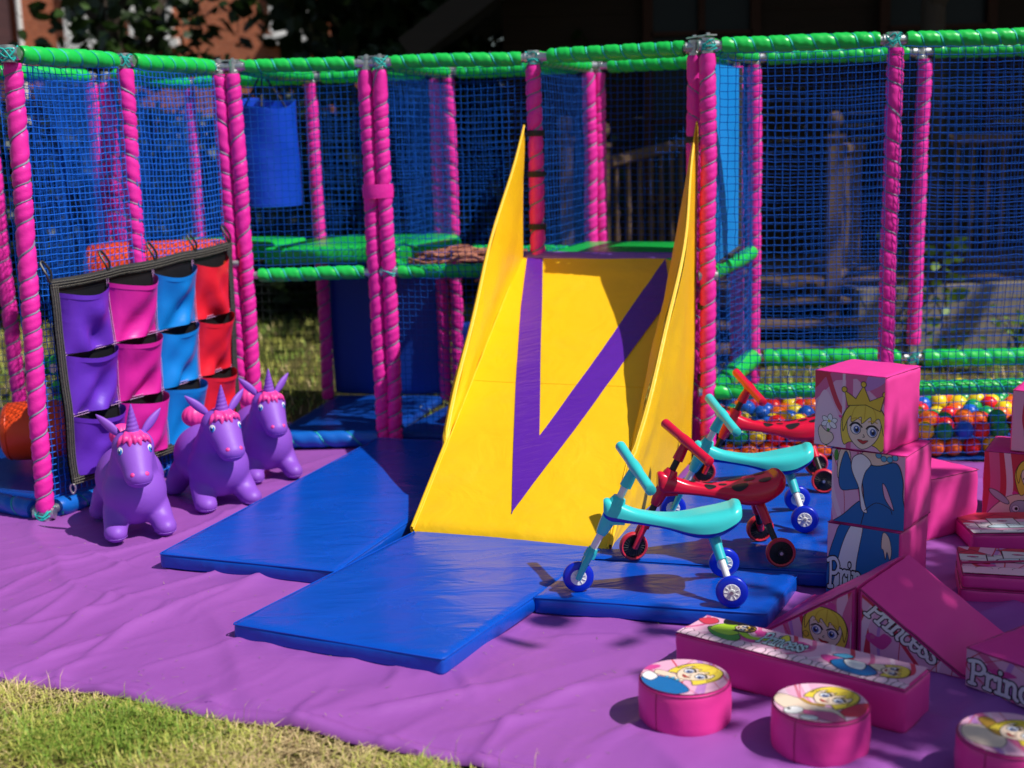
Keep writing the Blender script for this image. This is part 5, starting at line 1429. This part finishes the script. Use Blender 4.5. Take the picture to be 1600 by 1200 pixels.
# summerhouse
e = empty('summerhouse', (4.2, 12.6, 0))
tag(e, 'dark timber summerhouse with small-paned windows behind the deck', 'summerhouse')
b = MB(); 
for k in range(34): b.box((-.2, 0.012 * (k % 2), .3 + .06 + k * .12), (8.0, .06, .118))
b.build('wall', M['timber'], e, smooth=False)
for x in (-2.35, -.15, 1.7, 3.0):
    w = MB(); 
    for (cx, cz, sx, sz) in ((0, 1.02, 1.05, .09), (0, -1.02, 1.05, .09), (-.5, 0, .09, 2.1), (.5, 0, .09, 2.1), (0, 0, .06, 2.0), (0, .5, .95, .04), (0, -.3, .95, .04)): w.box((cx, 0, cz), (sx, .09, sz))
    f = w.build('window_frame', wood_mat('reddish_frame_timber', (.035, .014, .009), (.05, .02, .013)), e, smooth=False); f.location = (x, -.09, 2.0)
    MB().box((0, .03, 0), (.96, .01, 2.0)).build('pane', M['glass'], f, smooth=False)
b = MB()
def rf(x, z, y): return (x, y, z)
gx, gz = -1.6, 4.6
b.add([(-4.9, -1.5, 2.35), (-4.9, 3, 2.35), (-.2, 3, 5.6), (-.2, -1.5, 5.6), (4.6, -1.5, 2.3), (4.6, 3, 2.3), (-4.9, -1.5, 2.50), (-4.9, 3, 2.50), (-.2, 3, 5.78), (-.2, -1.5, 5.78), (4.6, -1.5, 2.45), (4.6, 3, 2.45)],
      [(0, 1, 2, 3), (3, 2, 5, 4), (6, 9, 8, 7), (9, 10, 11, 8), (0, 3, 9, 6), (3, 4, 10, 9), (1, 7, 8, 2), (2, 8, 11, 5), (0, 6, 7, 1), (4, 5, 11, 10)])
b.build('roof', M['roof'], e, smooth=False)
b = MB(); b.add([(-4.2, -.02, 2.5), (-.2, -.02, 5.5), (4, -.02, 2.6), (4, .02, 2.6), (-.2, .02, 5.5), (-4.2, .02, 2.5)], [(0, 1, 2), (3, 4, 5)]); b.build('gable', M['timber'], e, smooth=False)
b = MB()
for x0, x1, z0, z1 in ((-5.0, -.2, 2.30, 5.62), (-.2, 4.7, 5.62, 2.25)):
    an = math.atan2(z1 - z0, x1 - x0); b.box(((x0 + x1) / 2, -1.55, (z0 + z1) / 2 + .02), (math.hypot(x1 - x0, z1 - z0), .05, .22), mtx=Matrix.Rotation(-an, 3, 'Y'))
b.build('bargeboard', wood_mat('brown_bargeboard', (.022, .017, .014), (.032, .024, .020)), e, smooth=False)

# deck with steps
e = empty('timber_deck', (2.6, 10.6, 0)); tag(e, 'weathered timber deck with steps leading down to the grass', 'deck')
b = MB()
for k in range(16): b.box((0, -.95 + k * .142, .46), (5.0, .135, .03))
b.build('boards', M['timber_w'], e, smooth=False)
b = MB().box((0, -1.03, .23), (5.0, .05, .42)); b.build('fascia', M['timber'], e, smooth=False)
for k in range(3):
    b = MB()
    for j in range(2): b.box((-1.05, -1.12 - .28 * (2 - k) - .14 * j + .0, .12 + .125 * k), (1.95, .13, .03))
    s = b.build('step', M['timber_w'], e, smooth=False)
    MB().box((-1.05, -1.06 - .28 * (2 - k), .05 + .125 * k), (1.9, .02, .1)).build('riser', M['timber'], s, smooth=False)
def newel(p, h, name, label):
    e = empty('newel_post', p); b = MB().box((0, 0, h * .5 - .1), (.10, .10, h - .2)); b.build('shaft', M['timber_w'], e, smooth=False)
    b = MB().box((0, 0, h - .185), (.13, .13, .03)); b.lathe([(0, -.02), (.03, -.02), (.026, .01), (.05, .04), (.058, .075), (.05, .11), (.025, .13), (0, .135)], (0, 0, h - .145), 16); b.build('ball_finial', M['timber_w'], e)
    tag(e, label, 'post', 'ball-topped newel posts of the deck stairs')
newel((2.33, 9.35, 0), 1.72, '', 'ball-topped wooden newel post at the right side of the deck steps')
newel((.70, 9.6, 0), 1.70, '', 'ball-topped wooden newel post at the left side of the deck steps')
newel((.45, 9.9, 0), 1.75, '', 'ball-topped wooden newel post further left, behind the slide')
def balustrade(p0, p1, z0, z1, h, n, label, seed=0):
    p0, p1 = Vector((*p0, z0)), Vector((*p1, z1)); e = empty('balustrade', tuple(p0)); d = p1 - p0; rz = math.atan2(d.y, d.x)
    b = MB().tube([Vector((0, 0, h)), d + Vector((0, 0, h))], .045, 6); b.build('handrail', M['timber_w'], e, smooth=False)
    b = MB().tube([Vector((0, 0, .12)), d + Vector((0, 0, .12))], .03, 6); b.build('bottom_rail', M['timber_w'], e, smooth=False)
    for k in range(n):
        q = d * ((k + .6) / n)
        b = MB().lathe([(.018, .12), (.018, .3), (.026, .33), (.016, .38), (.024, .5), (.014, h * .6), (.024, h * .62), (.017, h * .66), (.017, h)], tuple(q), 8); b.build('spindle', M['timber_w'], e)
    tag(e, label, 'balustrade', 'deck balustrades with turned spindles')
balustrade((2.38, 9.4), (2.85, 10.6), .42, .42, 1.02, 8, 'wooden balustrade running back from the right newel post of the steps')
balustrade((3.45, 10.3), (3.95, 10.35), .42, .42, 1.06, 4, 'short wooden balustrade with three spindles near the right edge')
balustrade((.75, 9.65), (1.65, 11.6), .33, .46, 1.06, 8, 'wooden balustrade running back from the left newel post of the steps')

# raised planter of sleepers, gravel, plants
e = empty('sleeper_planter', (3.35, 9.3, 0), R(8)); tag(e, 'low raised planter of grey timber sleepers right of the deck', 'planter')
for k in range(4):
    b = MB(); b.box((.25, 0, .06 + k * .118), (2.3, .11, .108)); b.build('sleeper', M['sleeper'], e, smooth=False)
b = MB().box((.25, .42, .23), (2.2, .7, .45)); b.build('soil', plain('dark_soil', (.03, .022, .016), .95, bump=.5), e, smooth=False)
gp = MB().grid(lambda u, v: Vector((2.45 + .75 * u, 8.7 + 1.5 * v, .012 + .010 * noise.noise(Vector((u * 9, v * 9, 0))))), 30, 30)
tag(gp.build('gravel_path', M['gravel']), kind='structure')
M['leaf_bright'] = leaf_mat('bright_leaf', (.10, .22, .02), (.22, .34, .04))  # brightest of the leaf greens, for saplings and weeds
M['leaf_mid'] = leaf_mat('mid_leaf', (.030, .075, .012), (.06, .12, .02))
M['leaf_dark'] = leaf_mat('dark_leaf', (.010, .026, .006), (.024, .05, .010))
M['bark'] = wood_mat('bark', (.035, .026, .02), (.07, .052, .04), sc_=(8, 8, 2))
def leaf(mb, p, sz, rq, mat=0, down=.3):
    d = Vector((rq.gauss(0, 1), rq.gauss(0, 1), rq.gauss(0, .6) - down)).normalized(); s = d.cross(Vector((rq.gauss(0, 1), rq.gauss(0, 1), rq.gauss(0, 1)))).normalized(); n_ = d.cross(s)
    mb.add([p, p + d * sz * .35 + s * sz * .30 + n_ * sz * .06, p + d * sz * .75 + s * sz * .22, p + d * sz, p + d * sz * .75 - s * sz * .22, p + d * sz * .35 - s * sz * .30 + n_ * sz * .06], [(0, 1, 2, 3, 4, 5)], mat)
def plant(x, y, h, n, label, seed, lsz=.09, z0=0.0, nm='young_plant'):
    rq = random.Random(seed); e = empty(nm, (x, y, z0)); st_ = MB(); lf = MB()
    for k in range(max(2, n // 8)):
        lean = Vector((rq.gauss(0, .12), rq.gauss(0, .12), 0)); pts = [Vector((0, 0, 0)) + lean * t ** 2 + Vector((0, 0, h * t * (.7 + .3 * ((k * 37) % 10) / 10))) for t in (0, .3, .6, 1)]
        st_.tube(pts, [.008, .007, .005, .003], 5)
        for j in range(8): leaf(lf, pts[0].lerp(pts[3], .25 + .75 * rq.random()) + Vector((rq.gauss(0, .03), rq.gauss(0, .03), 0)), lsz * rq.uniform(.6, 1.2), rq, 0, .1)
    st_.build('stem', M['bark'], e); lf.build('leaves', [M['leaf_bright']], e, smooth=False, flip=False)
    tag(e, label, 'plant')
plant(3.05, 9.0, 1.05, 30, 'tall bright green sapling in front of the sleeper planter', 3, .15)
plant(2.78, 9.05, .42, 36, 'low bright green weed at the foot of the deck steps', 4, .08)
plant(3.55, 9.0, .40, 40, 'leafy weed growing against the sleeper planter', 5, .09)
plant(3.95, 8.9, .32, 36, 'small weed near the right edge of the planter', 6, .08)
plant(2.95, 8.6, .28, 36, 'small bushy weed on the gravel path', 7, .07)

# brick house far left
e = empty('brick_house', (-6.2, 25, 0)); tag(e, 'red brick house with white sash windows behind the trees', 'house')
b = MB().box((.8, .15, 4), (9.4, .3, 8)); b.build('wall', M['brick'], e, smooth=False)
b = MB().box((-3.55, -.3, 4), (1.3, 1.2, 8)); b.build('side_wing', M['brick_dark'], e, smooth=False)
def awin(x, z, w, h, by=0.0):
    f = MB()
    for (cx, cz, sx, sz) in ((0, h / 2, w, .09), (0, -h / 2, w, .09), (-w / 2, 0, .1, h), (w / 2, 0, .1, h), (0, 0, w, .07), (0, 0, .05, h)): f.box((cx, 0, cz), (sx, .10, sz))
    f.box((0, -.06, -h / 2 - .14), (w + .3, .22, .16)); o = f.build('window', M['wframe'], e, smooth=False); o.location = (x, -.05 + by, z)
    MB().box((0, .04, 0), (w, .01, h)).build('pane', M['glass'], o, smooth=False)
for x in (-1.5, -.30, 2.3, 3.6): awin(x, 4.40, .70, 1.5)
for x in (-1.1, .55, 2.4, 4.0): awin(x, 1.35, .9, 1.5)
b = MB().cyl((-2.72, -.08, 0), (-2.72, -.08, 8), .055, seg=10); b.build('drainpipe', M['wframe'], e)
b = MB(); b.add([(-4, -.5, 7.9), (5.8, -.5, 7.9), (5.8, 2.5, 10.5), (-4, 2.5, 10.5)], [(0, 1, 2, 3)]); b.build('roof', M['roof'], e, smooth=False)

# trees
def tree(x, y, th, cz, rad, rz_, n, lsz, label, seed, mats, tr=.18, clumps=26, group=None, nm='broadleaf_tree', low=None, spread=.62):
    rq = random.Random(seed); e = empty(nm, (x, y, 0)); t = MB(); pts = [Vector((.15 * noise.noise(Vector((seed, k * .6, 0))), .15 * noise.noise(Vector((seed, k * .6, 9))), th * k / 6)) for k in range(7)]
    t.tube(pts, [tr * (1.25 if k == 0 else 1 - .09 * k) for k in range(7)], 10)
    cl = []
    for k in range(clumps):
        while True:
            q = Vector((rq.uniform(-1, 1), rq.uniform(-1, 1), rq.uniform(-1, 1)))
            if .35 < q.length < 1: break
        cl.append(Vector((q.x * rad, q.y * rad, cz + q.z * rz_)))
    for c in cl[:14]:
        s = pts[3 + (rq.randrange(4))]; m_ = s.lerp(c, .5) + Vector((0, 0, rq.uniform(-.1, .25) * rad * .3)); t.tube([s, m_, c], [tr * .42, tr * .26, tr * .08], 6)
    t.build('trunk', M['bark'], e)
    lf = MB(); nm_ = len(mats)
    for k in range(n):
        c = cl[rq.randrange(clumps)]; cr = rad * .36
        p = c + Vector((rq.gauss(0, 1), rq.gauss(0, 1), rq.gauss(0, .8))) * cr * spread
        if low is not None and p.z < low: p.z = low + rq.random() * .4
        leaf(lf, p, lsz * rq.uniform(.6, 1.3), rq, rq.randrange(nm_))
    lf.build('crown', [M[m] for m in mats], e, smooth=False, flip=False)
    tag(e, label, 'tree', group); return e
TG = 'trees around the garden'
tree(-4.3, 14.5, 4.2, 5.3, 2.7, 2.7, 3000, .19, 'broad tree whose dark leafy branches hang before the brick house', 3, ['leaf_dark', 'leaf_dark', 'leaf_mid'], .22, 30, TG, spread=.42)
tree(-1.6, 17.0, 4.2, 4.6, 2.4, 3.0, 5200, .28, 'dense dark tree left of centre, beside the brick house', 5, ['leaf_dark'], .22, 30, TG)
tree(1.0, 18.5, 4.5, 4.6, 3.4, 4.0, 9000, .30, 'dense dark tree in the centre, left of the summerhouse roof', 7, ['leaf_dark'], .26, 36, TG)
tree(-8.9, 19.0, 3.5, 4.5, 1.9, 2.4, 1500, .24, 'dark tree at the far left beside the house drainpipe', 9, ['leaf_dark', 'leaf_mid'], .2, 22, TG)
# hedge behind the frame
def hedge(x0, x1, y, h, n, label, seed):
    rq = random.Random(seed); e = empty('hedge', ((x0 + x1) / 2, y, 0)); lf = MB(); c = (x0 + x1) / 2
    for k in range(n):
        px = rq.uniform(x0, x1); hh = h * (1 + .18 * noise.noise(Vector((px * .9, seed, 0)))); z = hh * rq.random() ** .8
        leaf(lf, Vector((px - c, rq.gauss(0, .28) - .1 * (1 - z / h), z)), .16 * rq.uniform(.6, 1.3), rq)
    lf.build('foliage', [M['leaf_dark']], e, smooth=False, flip=False)
    st_ = MB()
    for k in range(int((x1 - x0) * 2)): st_.tube([(rq.uniform(x0, x1) - c, rq.gauss(0, .1), 0), (rq.uniform(x0, x1) - c, 0, h * .8)], .03, 5)
    st_.box((0, .25, h * .42), (x1 - x0 - .3, .18, h * .84)); st_.build('branches', plain('shaded_hedge_wood', (.008, .009, .006), .95), e, smooth=False)  # stems plus a near-black slab: the hedge's inner shade put into the colour
    tag(e, label, 'hedge')
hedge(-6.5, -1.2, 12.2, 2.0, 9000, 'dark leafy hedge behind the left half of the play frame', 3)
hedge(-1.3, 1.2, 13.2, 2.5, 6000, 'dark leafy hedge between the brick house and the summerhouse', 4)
# trees added to shade the background; the small last one shades the right-hand toys
tree(9.6, 12.0, 5.5, 7.4, 4.2, 3.0, 9000, .42, 'tall tree added to shade the background, right of the summerhouse deck', 21, ['leaf_mid', 'leaf_dark'], .3, 40, TG)
tree(4.2, 17.5, 6.0, 8.4, 4.4, 3.0, 6000, .46, 'tall tree added to shade the background, behind the summerhouse', 24, ['leaf_mid', 'leaf_dark'], .3, 36, TG)
tree(3.6, 11.2, 5.0, 6.6, 2.4, 1.2, 4500, .34, 'tall slim tree added to shade the summerhouse roof, standing in its deck', 25, ['leaf_mid', 'leaf_dark'], .14, 26, TG)
tree(5.22, 1.72, 3.4, 4.55, 1.36, .55, 5200, .17, 'small tree at the right shading the pink foam blocks', 23, ['leaf_mid'], .09, 20, TG, low=3.6)

# ------------------------------------------------------------------ light
EL, AZ = R(53), R(27)                        # sun to the right, a little behind the camera
sdir = Vector((math.cos(EL) * math.cos(AZ), -math.cos(EL) * math.sin(AZ), math.sin(EL)))
sl = D.lights.new('sun', 'SUN'); sl.energy = 4.9; sl.angle = R(.53); sl.color = (1, .955, .89)
so = D.objects.new('sun', sl); C.objects.link(so); so.rotation_mode = 'QUATERNION'; so.rotation_quaternion = sdir.to_track_quat('Z', 'Y'); so.location = (6, -4, 10)
w = D.worlds.new('World'); sc.world = w; w.use_nodes = True; nt = w.node_tree
sky = nt.nodes.new('ShaderNodeTexSky'); sky.sky_type = 'NISHITA'; sky.sun_disc = False; sky.sun_elevation = EL; sky.sun_rotation = math.atan2(sdir.x, sdir.y)
nt.links.new(sky.outputs[0], nt.nodes['Background'].inputs['Color']); nt.nodes['Background'].inputs['Strength'].default_value = .082
vs = sc.view_settings; vs.view_transform = 'Standard'; vs.look = 'None'; vs.exposure = 0.0; vs.gamma = 1.0; vs.use_curve_mapping = False
sc.cycles.max_bounces = 6; sc.cycles.diffuse_bounces = 3; sc.cycles.use_denoising = True; sc.cycles.caustics_reflective = False; sc.cycles.caustics_refractive = False
